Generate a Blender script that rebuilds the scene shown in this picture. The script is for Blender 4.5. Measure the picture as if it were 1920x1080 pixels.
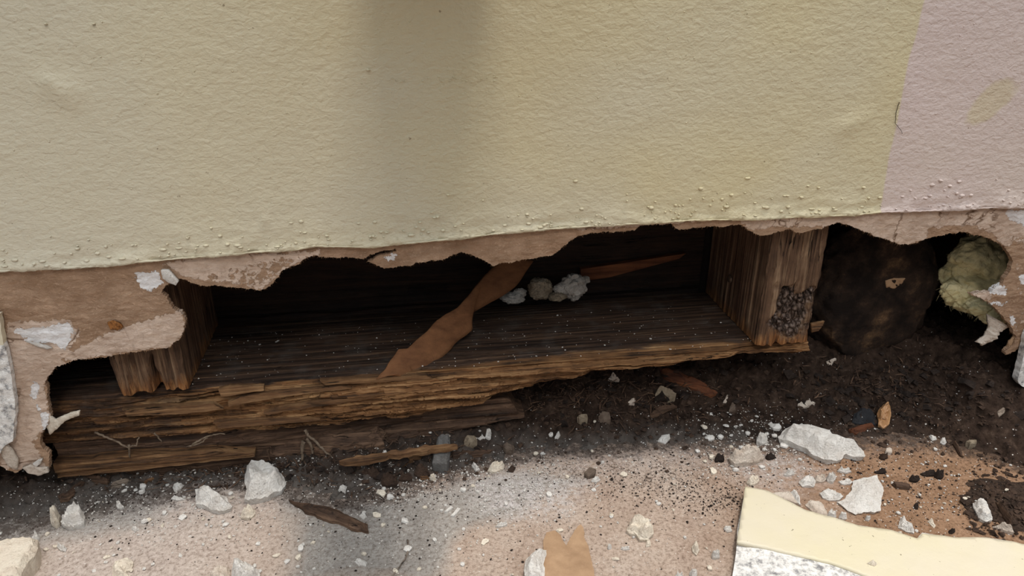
import bpy, bmesh, math, random
from mathutils import Vector, noise, Matrix
from mathutils.geometry import delaunay_2d_cdt
random.seed(7)
S = bpy.context.scene
for o in list(bpy.data.objects): bpy.data.objects.remove(o)
C = S.collection

# ------------------------------------------------------------ camera
CAM = Vector((.1756, -.4133, .3126)); YAW = math.radians(8.68); PIT = math.radians(24.21); FPX = 1390.
FW = Vector((math.sin(YAW)*math.cos(PIT), math.cos(YAW)*math.cos(PIT), -math.sin(PIT)))
RT = Vector((math.cos(YAW), -math.sin(YAW), 0)); UP = RT.cross(FW)
cd = bpy.data.cameras.new('camera'); cam = bpy.data.objects.new('camera', cd); C.objects.link(cam)
cam.matrix_world = Matrix((( RT.x, UP.x, -FW.x, CAM.x), (RT.y, UP.y, -FW.y, CAM.y), (RT.z, UP.z, -FW.z, CAM.z), (0, 0, 0, 1)))
cd.sensor_width = 36; cd.lens = 36*FPX/1920; cd.clip_start = .01; cd.clip_end = 50
S.camera = cam

# ------------------------------------------------------------ light
S.view_settings.view_transform = 'Standard'; S.view_settings.look = 'None'
S.view_settings.gamma = 1; S.view_settings.use_curve_mapping = False
S.view_settings.exposure = 0.0
W = bpy.data.worlds.new('world'); S.world = W; W.use_nodes = True
wt = W.node_tree; tc = wt.nodes.new('ShaderNodeTexCoord'); sx_ = wt.nodes.new('ShaderNodeSeparateXYZ'); cr_ = wt.nodes.new('ShaderNodeValToRGB')
wt.links.new(tc.outputs['Generated'], sx_.inputs[0]); wt.links.new(sx_.outputs[2], cr_.inputs[0])
e_ = cr_.color_ramp.elements; e_[0].position = .02; e_[0].color = (.05, .05, .055, 1); e_[1].position = .75; e_[1].color = (.86, .93, 1, 1)
q_ = e_.new(.25); q_.color = (.12, .13, .14, 1)
wt.links.new(cr_.outputs[0], wt.nodes['Background'].inputs[0]); wt.nodes['Background'].inputs[1].default_value = 1.72
sl = bpy.data.lights.new('sun', 'SUN'); sl.energy = 2.2; sl.angle = math.radians(8.5); sl.color = (1, .93, .86)
so = bpy.data.objects.new('sun', sl); C.objects.link(so)
so.rotation_euler = Vector((.17, 0.0, 1)).to_track_quat('Z', 'Y').to_euler(); so.location = (0, 0, 3)
al = bpy.data.lights.new('added_front_light', 'AREA'); al.energy = 9.5; al.size = .34; al.color = (1, .93, .86)  # added unseen front light; throws the arm's stripe onto the wall
ao = bpy.data.objects.new('added_front_light', al); C.objects.link(ao)
ao.location = (.28, -1.5, 1.75); ao.rotation_euler = (Vector(ao.location)-Vector((.2, 0, .2))).to_track_quat('Z', 'Y').to_euler()

def U(px, py, ax, v):
    d = FW + RT*((px-960)/FPX) - UP*((py-540)/FPX)
    return CAM + d*((v-CAM[ax])/d[ax])
def nz(x, y=0, z=0): return noise.noise(Vector((x, y, z)))
def fb(x, y=0, z=0, o=4): return noise.fractal(Vector((x, y, z)), 1.0, 2.0, o)
def lerp(a, b, t): return a+(b-a)*t
def clamp(t, a=0., b=1.): return max(a, min(b, t))
def sm(a, b, t):
    t = clamp((t-a)/(b-a)); return t*t*(3-2*t)
def interp(t, pts):
    if t <= pts[0][0]: return pts[0][1]
    for (a, va), (b, vb) in zip(pts, pts[1:]):
        if t <= b: return lerp(va, vb, (t-a)/(b-a))
    return pts[-1][1]

# ------------------------------------------------------------ materials
def srgb(r, g, b):
    f = lambda c: c/255/12.92 if c/255 <= .04045 else ((c/255+.055)/1.055)**2.4
    return (f(r), f(g), f(b), 1)
class NT:
    def __init__(s, name, rough=.8, spec=.3):
        s.m = bpy.data.materials.new(name); s.m.use_nodes = True; s.t = s.m.node_tree
        s.b = s.t.nodes['Principled BSDF']; s.b.inputs['Roughness'].default_value = rough
        s.b.inputs['Specular IOR Level'].default_value = spec
        s.co = s.t.nodes.new('ShaderNodeTexCoord').outputs['Object']
    def n(s, t, **k):
        q = s.t.nodes.new('ShaderNode'+t)
        for a, v in k.items(): setattr(q, a, v)
        return q
    def lk(s, a, b): s.t.links.new(a, b)
    def setv(s, sock, v):
        if hasattr(v, 'links'): s.lk(v, sock)
        else: sock.default_value = v
    def map(s, sc, co=None, rot=(0, 0, 0), loc=(0, 0, 0)):
        q = s.n('Mapping'); s.lk(co or s.co, q.inputs[0]); q.inputs['Scale'].default_value = sc
        q.inputs['Rotation'].default_value = rot; q.inputs['Location'].default_value = loc; return q.outputs[0]
    def noise(s, scale, detail=4, rough=.55, co=None, dist=0):
        q = s.n('TexNoise'); s.lk(co or s.co, q.inputs['Vector']); q.inputs['Scale'].default_value = scale
        q.inputs['Detail'].default_value = detail; q.inputs['Roughness'].default_value = rough; q.inputs['Distortion'].default_value = dist
        return q.outputs['Fac']
    def vor(s, scale, co=None, feature='F1', out='Distance'):
        q = s.n('TexVoronoi'); q.feature = feature; s.lk(co or s.co, q.inputs['Vector']); q.inputs['Scale'].default_value = scale
        return q.outputs[out]
    def ramp(s, f, pts):
        q = s.n('ValToRGB'); s.lk(f, q.inputs[0]); e = q.color_ramp.elements
        while len(e) < len(pts): e.new(.5)
        for i, (p, c) in enumerate(pts):
            e[i].position = p; e[i].color = c if isinstance(c, tuple) else (c, c, c, 1)
        return q.outputs[0]
    def mix(s, f, a, b, mode='MIX'):
        q = s.n('MixRGB', blend_type=mode)
        s.setv(q.inputs[0], f); s.setv(q.inputs[1], a); s.setv(q.inputs[2], b); return q.outputs[0]
    def math(s, op, a, b=0., c=None):
        q = s.n('Math', operation=op); s.setv(q.inputs[0], a); s.setv(q.inputs[1], b)
        if c is not None: s.setv(q.inputs[2], c)
        return q.outputs[0]
    def step(s, f, lo, hi):
        q = s.n('MapRange'); s.lk(f, q.inputs[0]); q.inputs[1].default_value = lo; q.inputs[2].default_value = hi; return q.outputs[0]
    def attr(s, name):
        q = s.n('Attribute'); q.attribute_name = name; return q.outputs['Fac']
    def xyz(s):
        q = s.n('SeparateXYZ'); s.lk(s.co, q.inputs[0]); return q.outputs
    def col(s, c): s.setv(s.b.inputs['Base Color'], c)
    def bump(s, h, dist, strength=1., prev=None):
        q = s.n('Bump'); q.inputs['Distance'].default_value = dist; q.inputs['Strength'].default_value = strength
        s.lk(h, q.inputs['Height'])
        if prev is not None: s.lk(prev, q.inputs['Normal'])
        s.lk(q.outputs[0], s.b.inputs['Normal']); return q.outputs[0]

def mat_plaster(name, base, tint, rough=.85, dirt=.25):
    m = NT(name, rough, .2)
    c = m.mix(m.ramp(m.noise(120, 5, .6), [(.4, 0.), (.65, 1.)]), base, tint)
    d = m.ramp(m.noise(500, 3, .6), [(.62, 0.), (.70, 1.)])
    c = m.mix(m.math('MULTIPLY', d, dirt), c, srgb(110, 95, 85)); m.col(c)
    p = m.bump(m.noise(420, 7, .72), .0022); m.bump(m.vor(700), .0004, .8, p)
    return m.m
M = {}
M['white'] = mat_plaster('white_plaster', srgb(236, 231, 223), srgb(220, 212, 202))
M['lump'] = mat_plaster('crumpled_plaster', srgb(205, 198, 188), srgb(168, 158, 146))
M['cream'] = mat_plaster('cream_plaster', srgb(240, 228, 208), srgb(226, 210, 190))
M['tan'] = mat_plaster('tan_plaster', srgb(226, 212, 196), srgb(200, 182, 165))
M['grey'] = mat_plaster('grey_stone', srgb(122, 119, 115), srgb(95, 92, 89), .8, .2)
M['brownstone'] = mat_plaster('brown_stone', srgb(128, 112, 98), srgb(96, 80, 68), .8, .3)
M['beigestone'] = mat_plaster('beige_stone', srgb(165, 150, 128), srgb(120, 104, 84), .8, .5)
M['slate'] = mat_plaster('slate', srgb(56, 56, 58), srgb(44, 44, 46), .5, .1)
M['clod'] = mat_plaster('soil_clod', srgb(84, 66, 54), srgb(52, 40, 33), .95, .4)
M['blackclod'] = mat_plaster('black_clod', srgb(58, 48, 42), srgb(40, 32, 28), .95, .2)

def mat_wood(name, dark, mid, light, axis='X', dense=1., bumpd=.0009, rough=.75):
    m = NT(name, rough, .25)
    sc = {'X': (9, 260*dense, 260*dense), 'Z': (260*dense, 260*dense, 9), 'Y': (260*dense, 9, 260*dense)}[axis]
    co = m.map(sc); g = m.noise(1, 6, .62, co, .6)
    sc2 = tuple(v*3.2 for v in sc); g2 = m.noise(1, 4, .6, m.map(sc2))
    blot = m.noise(45, 4, .6)
    f = m.math('ADD', m.math('MULTIPLY', g, .6), m.math('ADD', m.math('MULTIPLY', g2, .22), m.math('MULTIPLY', blot, .3)))
    c = m.ramp(f, [(.42, dark), (.56, mid), (.70, light)])
    sc3 = tuple(v*.55 for v in sc); k = m.noise(1, 3, .5, m.map(sc3, None, (0, 0, 0), (7, 3, 5)), .4)
    k = m.ramp(m.math('ABSOLUTE', m.math('SUBTRACT', k, .5)), [(.0, 0.), (.012, 1.)])
    gate = m.ramp(m.noise(38, 3, .5), [(.5, 0.), (.62, 1.)]); k = m.math('MAXIMUM', k, m.math('SUBTRACT', 1., gate))
    m.col(m.mix(k, m.mix(.25, (0, 0, 0, 1), dark), c)); p = m.bump(k, bumpd*1.5); p = m.bump(g, bumpd*2, 1., p); m.bump(g2, bumpd, .8, p)
    return m
m = mat_wood('weathered_stud_wood', srgb(40, 27, 19), srgb(98, 74, 56), srgb(150, 124, 98), 'Z', 1., .0013)
b0 = m.b.inputs['Base Color'].links[0].from_socket
org = m.ramp(m.noise(1, 6, .65, m.map((320, 320, 40))), [(.35, srgb(56, 34, 20)), (.5, srgb(126, 82, 46)), (.68, srgb(178, 132, 84))])
low_ = m.math('ADD', m.step(m.xyz()[2], .084, .070), m.math('MULTIPLY', m.math('SUBTRACT', m.noise(1, 5, .6, m.map((120, 120, 30))), .5), 2.2))
c = m.mix(m.step(low_, .3, .9), b0, org)
c = m.mix(m.math('MULTIPLY', .85, m.step(m.math('ADD', m.attr('char'), m.math('MULTIPLY', m.math('SUBTRACT', m.noise(200, 5), .5), 1.3)), .3, .8)), c, m.ramp(m.math('MULTIPLY', m.vor(300, m.map((1, 1, .6)), 'DISTANCE_TO_EDGE'), m.noise(120, 4, .6)), [(.0, srgb(16, 12, 10)), (.035, srgb(58, 46, 41)), (.10, srgb(100, 84, 76)), (.2, srgb(150, 134, 124))]))
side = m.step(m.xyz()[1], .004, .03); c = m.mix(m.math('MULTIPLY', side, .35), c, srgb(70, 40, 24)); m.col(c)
M['stud'] = m.m
M['dwood'] = mat_wood('dark_rotten_wood', srgb(36, 26, 20), srgb(80, 60, 46), srgb(120, 94, 74), 'X').m
M['owood'] = mat_wood('orange_rotten_wood', srgb(40, 28, 20), srgb(106, 76, 50), srgb(152, 118, 82), 'X').m
M['gwood'] = mat_wood('grey_splinter_wood', srgb(70, 60, 52), srgb(130, 116, 102), srgb(170, 156, 140), 'X').m
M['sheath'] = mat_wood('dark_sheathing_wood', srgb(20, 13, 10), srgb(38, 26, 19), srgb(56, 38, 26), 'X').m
M['rwood'] = mat_wood('reddish_wood', srgb(52, 28, 18), srgb(96, 56, 34), srgb(126, 78, 48), 'X').m

# plate wood: grimy top darkened further for cavity shade, freshly broken orange wood along the front
m = mat_wood('bottom_plate_wood', srgb(40, 27, 18), srgb(128, 90, 56), srgb(186, 146, 102), 'X', 1., .0013)
X = m.xyz(); base = m.b.inputs['Base Color'].links[0].from_socket
edge = m.math('ADD', m.attr('fresh'), m.math('MULTIPLY', m.math('SUBTRACT', m.noise(1, 5, .65, m.map((30, 160, 160))), .5), .9))
dk = m.ramp(m.noise(1, 5, .6, m.map((10, 300, 300))), [(.35, srgb(34, 23, 16)), (.55, srgb(66, 48, 36)), (.72, srgb(100, 76, 56))])
dust = m.ramp(m.noise(60, 5, .6), [(.5, 0.), (.72, .6)])
dk = m.mix(dust, dk, srgb(84, 76, 70))
m.col(m.mix(m.step(edge, .38, .62), dk, base)); M['plate'] = m.m

# painted wall: two paint colours
m = NT('painted_wall', .48, .35); X = m.xyz()
zx = U(1730, 0, 1, -.0127); zx2 = U(1645, 390, 1, -.0127)
k = (zx.x-zx2.x)/(zx.z-zx2.z)
bx = m.math('SUBTRACT', X[0], m.math('ADD', zx2.x, m.math('MULTIPLY', k, m.math('SUBTRACT', X[2], zx2.z))))
bx = m.math('ADD', bx, m.math('MULTIPLY', m.math('SUBTRACT', m.noise(14, 2), .5), .012))
yel = m.ramp(m.noise(9, 2), [(.35, srgb(200, 191, 164)), (.65, srgb(202, 190, 154))])
lft = m.step(X[0], -.05, .2)
yel = m.mix(m.math('MULTIPLY', m.math('SUBTRACT', 1., lft), .6), yel, srgb(202, 195, 178))  # cool sky sheen at the left end, put into the paint colour
pur = m.ramp(m.noise(9, 2), [(.35, srgb(204, 189, 178)), (.65, srgb(204, 187, 180))])
pc = U(1858, 190, 1, -.0127)   # patch of the old colour showing through
dx = m.math('MULTIPLY', m.math('SUBTRACT', X[0], pc.x), 55.); dz = m.math('MULTIPLY', m.math('SUBTRACT', X[2], pc.z), 55.)
r1 = m.math('ADD', m.math('MULTIPLY', dx, .75), m.math('MULTIPLY', dz, .66)); r2 = m.math('SUBTRACT', m.math('MULTIPLY', dz, .75), m.math('MULTIPLY', dx, .66))
rr = m.math('ADD', m.math('POWER', m.math('ABSOLUTE', r1), 2.), m.math('MULTIPLY', m.math('POWER', m.math('ABSOLUTE', r2), 2.), 3.6))
rr = m.math('ADD', rr, m.math('MULTIPLY', m.math('SUBTRACT', m.noise(70, 4), .5), 1.6))
pur = m.mix(m.math('MULTIPLY', m.math('SUBTRACT', 1., m.step(rr, .7, 1.2)), .7), pur, srgb(196, 182, 150))
c = m.mix(m.step(bx, -.0006, .0006), yel, pur)
dots = m.ramp(m.noise(330, 2, .5), [(.76, 0.), (.79, .7)])
c = m.mix(dots, c, srgb(120, 105, 80)); m.col(c)
p = m.bump(m.noise(1, 3, .55, m.map((260, 260, 400)), .3), .0014, .7)
p = m.bump(m.noise(60, 3, .5), .002, .45, p); m.bump(m.ramp(m.vor(260), [(.0, 1.), (.14, 0.)]), .0003, .5, p)
M['paint'] = m.m

# bare drywall: brown paper, remains of a pink skim coat, white gypsum
m = NT('bare_drywall_paper', .9, .12)
n1 = m.noise(260, 6, .65, None, .4); n2 = m.noise(600, 4, .6)
brown = m.ramp(m.noise(70, 6, .6), [(.3, srgb(146, 118, 94)), (.7, srgb(180, 150, 124))])
fib = m.ramp(m.noise(1, 5, .7, m.map((420, 420, 900)), 1.5), [(.56, 0.), (.66, .65)])
brown = m.mix(fib, brown, srgb(206, 176, 150))
skin = m.ramp(m.noise(50, 5, .6), [(.3, srgb(200, 176, 156)), (.7, srgb(216, 194, 176))])
wht = m.ramp(m.noise(90, 5, .6), [(.3, srgb(226, 222, 220)), (.7, srgb(242, 240, 238))])
jag = m.math('SUBTRACT', m.math('ADD', m.math('MULTIPLY', n1, .75), m.math('MULTIPLY', n2, .25)), .5)
sk = m.math('ADD', m.attr('skin'), m.math('MULTIPLY', jag, 1.8)); sk = m.step(sk, .485, .515)
wh = m.math('ADD', m.attr('gyp'), m.math('MULTIPLY', jag, 2.1)); wh = m.step(wh, .485, .515)
stain = m.math('MULTIPLY', m.ramp(m.noise(32, 5, .65), [(.45, 0.), (.62, .55)]), m.attr('stain'))
cw = m.mix(.12, m.co, m.n('TexNoise').outputs['Color'])
cl = m.ramp(m.vor(26, m.mix(.05, m.co, m.n('TexNoise').outputs['Color']), 'DISTANCE_TO_EDGE'), [(.0, 0.), (.022, 1.)])
cg = m.ramp(m.noise(30, 3, .5), [(.48, 1.), (.56, 0.)]); cl = m.math('MAXIMUM', cl, cg)
skin = m.mix(m.math('MULTIPLY', m.ramp(m.noise(110, 7, .7, None, .8), [(.5, 0.), (.66, 1.)]), .35), skin, srgb(150, 120, 98))
skin = m.mix(cl, srgb(110, 84, 64), skin)
c = m.mix(wh, m.mix(sk, brown, skin), wht); c = m.mix(stain, c, srgb(120, 84, 56)); m.col(c)
crk = m.ramp(m.vor(34, m.mix(.12, m.co, m.n('TexNoise').outputs['Color']), 'DISTANCE_TO_EDGE'), [(0., 0.), (.018, 1.)])
p = m.bump(m.math('ADD', m.math('MULTIPLY', sk, .6), wh), .0009, .9); p = m.bump(m.noise(500, 5, .7), .0008, .7, p); p = m.bump(m.noise(1, 6, .7, m.map((120, 120, 300)), 1.), .004, .6, p); m.bump(m.noise(50, 5, .6), .005, .5, p)
M['paper'] = m.m

# speckled white torn face
m = NT('speckled_gypsum', .9, .1)
c = m.ramp(m.noise(240, 6, .7), [(.36, srgb(140, 138, 138)), (.5, srgb(226, 222, 216)), (.6, srgb(244, 241, 236))]); m.col(c)
m.bump(m.noise(300, 6, .7), .002); M['speck'] = m.m
m = NT('pale_yellow_paint', .5, .3)
c = m.ramp(m.noise(30, 4), [(.3, srgb(204, 194, 164)), (.7, srgb(204, 194, 172))])
c = m.mix(m.ramp(m.noise(420, 2, .5), [(.72, 0.), (.75, .8)]), c, srgb(120, 110, 90)); m.col(c)
m.bump(m.noise(180, 4, .6), .0006, .5); M['ypaint'] = m.m
m = NT('kraft_paper', .85, .15)
m.col(m.ramp(m.noise(90, 5, .65), [(.3, srgb(140, 112, 86)), (.7, srgb(168, 138, 108))])); m.bump(m.noise(200, 5, .6), .001, .7); M['kraft'] = m.m
m = NT('brown_lath_paper', .8, .2)
m.col(m.ramp(m.noise(1, 5, .65, m.map((40, 160, 160))), [(.3, srgb(92, 60, 38)), (.7, srgb(126, 86, 56))])); m.bump(m.noise(200, 5, .6), .001, .6); M['lathp'] = m.m
m = NT('insulation_wool', .95, .05)
m.col(m.ramp(m.noise(55, 6, .6, None, .6), [(.3, srgb(160, 148, 110)), (.5, srgb(214, 202, 156)), (.72, srgb(234, 224, 184))])); m.bump(m.noise(160, 6, .7, None, 1.5), .003, .5); M['wool'] = m.m
m = NT('dark_mottled_stone', .9, .2)
c = m.ramp(m.noise(48, 8, .7), [(.40, srgb(26, 19, 15)), (.54, srgb(50, 38, 30)), (.64, srgb(86, 66, 48)), (.72, srgb(130, 102, 74))]); m.col(c)
m.bump(m.noise(110, 7, .7), .004, .9); M['dstone'] = m.m
m = NT('rusty_nail', .5, .5); m.col(m.ramp(m.noise(500, 3), [(.4, srgb(70, 60, 54)), (.6, srgb(110, 86, 66))])); m.b.inputs['Metallic'].default_value = .5; M['nail'] = m.m
m = NT('seed_shell', .4, .4); m.col(m.ramp(m.noise(90, 3), [(.35, srgb(150, 104, 62)), (.65, srgb(196, 150, 106))])); M['seed'] = m.m
m = NT('rust_stain', .9, .1); m.col(m.ramp(m.noise(420, 4, .7), [(.35, srgb(84, 54, 32)), (.6, srgb(160, 108, 62))])); m.bump(m.noise(500, 4), .001); M['rust'] = m.m
m = NT('root_fibre', .9, .1); m.col(m.ramp(m.noise(300, 3), [(.3, srgb(80, 66, 54)), (.7, srgb(140, 124, 106))])); M['root'] = m.m
m = NT('thin_dark_hair', .8, .1); m.col(srgb(70, 60, 50)); M['hair'] = m.m
m = NT('soil', .97, .08)
c = m.ramp(m.noise(160, 6, .65), [(.35, srgb(38, 29, 24)), (.6, srgb(68, 54, 45)), (.75, srgb(94, 78, 66))])
dustm = m.math('MULTIPLY', m.attr('dust'), m.ramp(m.noise(90, 5, .65), [(.3, .25), (.62, 1.)]))
c = m.mix(dustm, c, srgb(112, 106, 100))
sp = m.math('GREATER_THAN', m.math('ADD', m.noise(520, 2, .5), m.math('MULTIPLY', m.attr('dust'), .07)), .735)
c = m.mix(sp, c, srgb(215, 210, 205)); m.col(c)
p = m.bump(m.noise(300, 6, .7), .003, .9); M['soil'] = m.m

m = NT('dusty_floor', .9, .15); X = m.xyz()
tan_ = m.ramp(m.noise(26, 6, .65), [(.3, srgb(186, 164, 148)), (.5, srgb(204, 184, 168)), (.72, srgb(214, 198, 184))])
tan_ = m.mix(m.math('MULTIPLY', m.step(X[0], .14, .02), .7), tan_, m.ramp(m.noise(26, 6, .65), [(.3, srgb(206, 194, 186)), (.7, srgb(232, 222, 214))]))
brn = m.ramp(m.noise(40, 6, .65), [(.3, srgb(150, 118, 92)), (.7, srgb(182, 148, 120))])
gry = m.ramp(m.noise(60, 5, .65), [(.3, srgb(160, 157, 152)), (.7, srgb(194, 190, 184))])
c = m.mix(m.step(m.math('ADD', X[0], m.math('MULTIPLY', m.math('SUBTRACT', m.noise(14, 4), .5), .16)), .33, .44), tan_, brn)
c = m.mix(m.math('MULTIPLY', m.step(m.math('ADD', m.attr('greyish'), m.math('MULTIPLY', m.math('SUBTRACT', m.noise(30, 5), .5), 1.)), .3, .75), .9), c, gry)
wd = m.math('MULTIPLY', m.attr('dust'), m.ramp(m.noise(150, 6, .75), [(.38, 0.), (.58, 1.)]))
c = m.mix(wd, c, srgb(222, 216, 214))
ds = m.math('ADD', m.noise(520, 5, .75), m.math('MULTIPLY', m.math('MULTIPLY', m.attr('grit'), m.ramp(m.noise(70, 5, .7), [(.35, 0.), (.65, 1.)])), .2))
c = m.mix(m.math('MULTIPLY', m.step(ds, .64, .74), .85), c, srgb(84, 68, 58))
ws = m.noise(540, 2, .5, m.map((1, 1, 1), None, (0, 0, 0), (3, 5, 0)))
c = m.mix(m.step(ws, .69, .71), c, srgb(238, 232, 224))
dm = m.step(m.math('ADD', m.noise(150, 8, .8), m.math('MULTIPLY', m.attr('soot'), .30)), .62, .80)
c = m.mix(m.math('MULTIPLY', dm, .85), c, srgb(82, 70, 62)); fm = m.ramp(m.noise(420, 8, .8), [(.34, srgb(150, 138, 128)), (.5, srgb(232, 228, 224)), (.66, srgb(255, 255, 255))])
c = m.mix(1., c, fm, 'MULTIPLY'); m.col(c)
p = m.bump(m.noise(300, 8, .8), .0016, .9); p = m.bump(m.noise(60, 4, .6), .002, .5, p); M['floor'] = m.m
m = NT('plain_timber', .7); m.col(m.ramp(m.noise(30), [(.3, srgb(170, 150, 120)), (.7, srgb(190, 170, 140))])); M['timber'] = m.m
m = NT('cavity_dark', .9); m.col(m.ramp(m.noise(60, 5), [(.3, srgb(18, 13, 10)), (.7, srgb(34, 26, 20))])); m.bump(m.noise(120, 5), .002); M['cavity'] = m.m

# ------------------------------------------------------------ object helpers
def link(name, me, mat=None, parent=None, smooth=True):
    o = bpy.data.objects.new(name, me); C.objects.link(o)
    if mat is not None and not me.materials: me.materials.append(mat)
    if parent: o.parent = parent
    if smooth: me.polygons.foreach_set('use_smooth', [True]*len(me.polygons))
    return o
def tag(o, label=None, cat=None, group=None, kind=None):
    if label: o['label'] = label
    if cat: o['category'] = cat
    if group: o['group'] = group
    if kind: o['kind'] = kind
    return o
def mesh(name, vs, fs):
    me = bpy.data.meshes.new(name); me.from_pydata([tuple(v) for v in vs], [], fs); me.update(); return me
def fixn(me):
    bm = bmesh.new(); bm.from_mesh(me); bmesh.ops.recalc_face_normals(bm, faces=bm.faces); bm.to_mesh(me); bm.free(); me.update()
def fattr(me, name, vals):
    a = me.attributes.new(name, 'FLOAT', 'POINT'); a.data.foreach_set('value', vals)
def box(name, lo, hi, mat, parent=None):
    vs = [(x, y, z) for x in (lo[0], hi[0]) for y in (lo[1], hi[1]) for z in (lo[2], hi[2])]
    fs = [(0, 1, 3, 2), (4, 6, 7, 5), (0, 4, 5, 1), (2, 3, 7, 6), (0, 2, 6, 4), (1, 5, 7, 3)]
    me = mesh(name, vs, fs); return link(name, me, mat, parent, False)
def inpoly(x, y, P):
    r = False; j = len(P)-1
    for i in range(len(P)):
        xi, yi = P[i]; xj, yj = P[j]
        if (yi > y) != (yj > y) and x < (xj-xi)*(y-yi)/(yj-yi)+xi: r = not r
        j = i
    return r
def pdist(x, y, P, closed=True):
    best = 1e9; n = len(P)
    for i in range(n if closed else n-1):
        ax, ay = P[i]; bx_, by_ = P[(i+1) % n]; dx_, dy_ = bx_-ax, by_-ay
        L = dx_*dx_+dy_*dy_; t = 0 if L == 0 else clamp(((x-ax)*dx_+(y-ay)*dy_)/L)
        d = (x-ax-t*dx_)**2+(y-ay-t*dy_)**2
        if d < best: best = d
    return math.sqrt(best)
def rag(P, stepm, amp, closed=True, seed=0., fuzz=0.):
    out = []; n = len(P)
    for i in range(n if closed else n-1):
        a, b = P[i], P[(i+1) % n]; L = math.hypot(b[0]-a[0], b[1]-a[1]); k = max(1, int(L/stepm))
        nx, ny = ((b[1]-a[1])/L, -(b[0]-a[0])/L) if L else (0, 0)
        for j in range(k):
            t = j/k; x = lerp(a[0], b[0], t); y = lerp(a[1], b[1], t)
            d = amp*(nz(x*170+seed, y*170, seed)+.6*nz(x*500+seed, y*500, seed+4))
            if fuzz: d += fuzz*(random.random()-.5)
            out.append((x+nx*d, y+ny*d))
    if not closed: out.append(P[-1])
    return out
def cdt(P, pts=()):
    """triangulate the region inside outline P with extra inner points"""
    vs = [Vector((x*1000, y*1000)) for x, y in P]; n = len(P)
    vs += [Vector((x*1000, y*1000)) for x, y in pts]
    r = delaunay_2d_cdt(vs, [], [list(range(n))], 1, 1e-4)
    return [(v.x/1000, v.y/1000) for v in r[0]], r[2]
def solid(name, P, pts, top, bot, axis='z'):
    """closed solid over outline P: top(x,y), bot(x,y) give the two skins"""
    v2, f2 = cdt(P, pts); n = len(v2)
    cnt = {}
    for f in f2:
        for i in range(len(f)):
            a, b = f[i], f[(i+1) % len(f)]; cnt[(a, b)] = 1
    edges = [(a, b) for (a, b) in cnt if (b, a) not in cnt]
    mk = (lambda x, y, z: (x, y, z)) if axis == 'z' else (lambda x, y, z: (x, z, y))
    vs = [mk(x, y, top(x, y)) for x, y in v2]+[mk(x, y, bot(x, y)) for x, y in v2]
    fs = [tuple(f) for f in f2]+[tuple(n+i for i in reversed(f)) for f in f2]+[(a, n+a, n+b, b) for a, b in edges]
    me = mesh(name, vs, fs); fixn(me); return me, v2
def tube(name, pts, rads, seg=6):
    vs, fs = [], []
    for i, p in enumerate(pts):
        p = Vector(p); d = (Vector(pts[min(i+1, len(pts)-1)])-Vector(pts[max(i-1, 0)])).normalized()
        a = d.cross(Vector((.3, .2, .9))).normalized(); b = d.cross(a); r = rads[i] if isinstance(rads, (list, tuple)) else rads
        for k in range(seg):
            t = 2*math.pi*k/seg; vs.append(p+a*math.cos(t)*r+b*math.sin(t)*r)
    for i in range(len(pts)-1):
        for k in range(seg):
            a0 = i*seg+k; b0 = i*seg+(k+1) % seg; fs.append((a0, b0, b0+seg, a0+seg))
    fs.append(tuple(range(seg))[::-1]); fs.append(tuple((len(pts)-1)*seg+k for k in range(seg)))
    return mesh(name, vs, fs)

# ------------------------------------------------------------ ground
WY = -.0127
def pf(px, py, z=0.): v = U(px, py, 2, z); return (v.x, v.y)
def pw(px, py, y=WY): v = U(px, py, 1, y); return (v.x, v.z)
soil_edge = sorted([pf(*p) for p in [(-60, 1010), (60, 985), (200, 950), (330, 925), (440, 905), (540, 925), (640, 950), (740, 920), (860, 885), (1000, 850), (1130, 845), (1250, 832), (1400, 838), (1550, 838), (1650, 825), (1750, 832), (1850, 855), (1930, 890)]])
def gsmooth(x, y):
    e = interp(x, soil_edge); d = y-e
    top = interp(x, [(-.2, .012), (0, .014), (.15, .016), (.22, .026), (.3, .040), (.42, .040), (.47, .045), (.55, .048), (.8, .04)])
    run = interp(x, [(-.2, .05), (.15, .05), (.25, .065), (.45, .08), (.8, .13)])
    h = -.002+top*sm(-.004, run, d)
    # heap in the right foreground
    cx, cy = pf(1915, 945)
    r = math.hypot((x-cx)/.040, (y-cy)/.030)+.25*nz(x*60, y*60, 5)
    h = max(h, -.003+.010*max(0, 1-r*r)) if r < 1 else h
    return h
def G(x, y): return max(0., gsmooth(x, y))
def ray(px, py, off=0.):
    """where the view ray meets the ground raised by off"""
    z = 0.
    for _ in range(25):
        v = U(px, py, 2, z+off); z += .5*(G(v.x, v.y)-z)
    return v
# floor slab
FP = lambda x, y: 0.
gx = [i*.004-.35 for i in range(int(1.5/.004))]; gy = [i*.004-.75 for i in range(int(.96/.004))]
def grid(name, xs, ys, h):
    vs = [(x, y, h(x, y)) for y in ys for x in xs]; n = len(xs)
    fs = [(j*n+i, j*n+i+1, (j+1)*n+i+1, (j+1)*n+i) for j in range(len(ys)-1) for i in range(n-1)]
    return mesh(name, vs, fs), [(x, y) for y in ys for x in xs]
me, pts = grid('floor', gx, gy, lambda x, y: .0006*nz(x*30, y*30))
greyP = [pf(*p) for p in [(520, 925), (640, 940), (760, 930), (1000, 880), (1090, 900), (980, 960), (860, 1000), (820, 1090), (540, 1090), (560, 1000)]]
dustP = [pf(*p) for p in [(860, 900), (960, 880), (1100, 905), (1060, 960), (960, 970), (900, 950)]]
dustP2 = [pf(*p) for p in [(1330, 820), (1480, 830), (1560, 900), (1460, 920), (1380, 890)]]
gritP = [pf(*p) for p in [(1000, 850), (1300, 840), (1420, 880), (1420, 960), (1280, 960), (1150, 920), (1000, 900)]]
def soft(x, y, P, w):
    d = pdist(x, y, P); return clamp(.5+(d if inpoly(x, y, P) else -d)/w)
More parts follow.
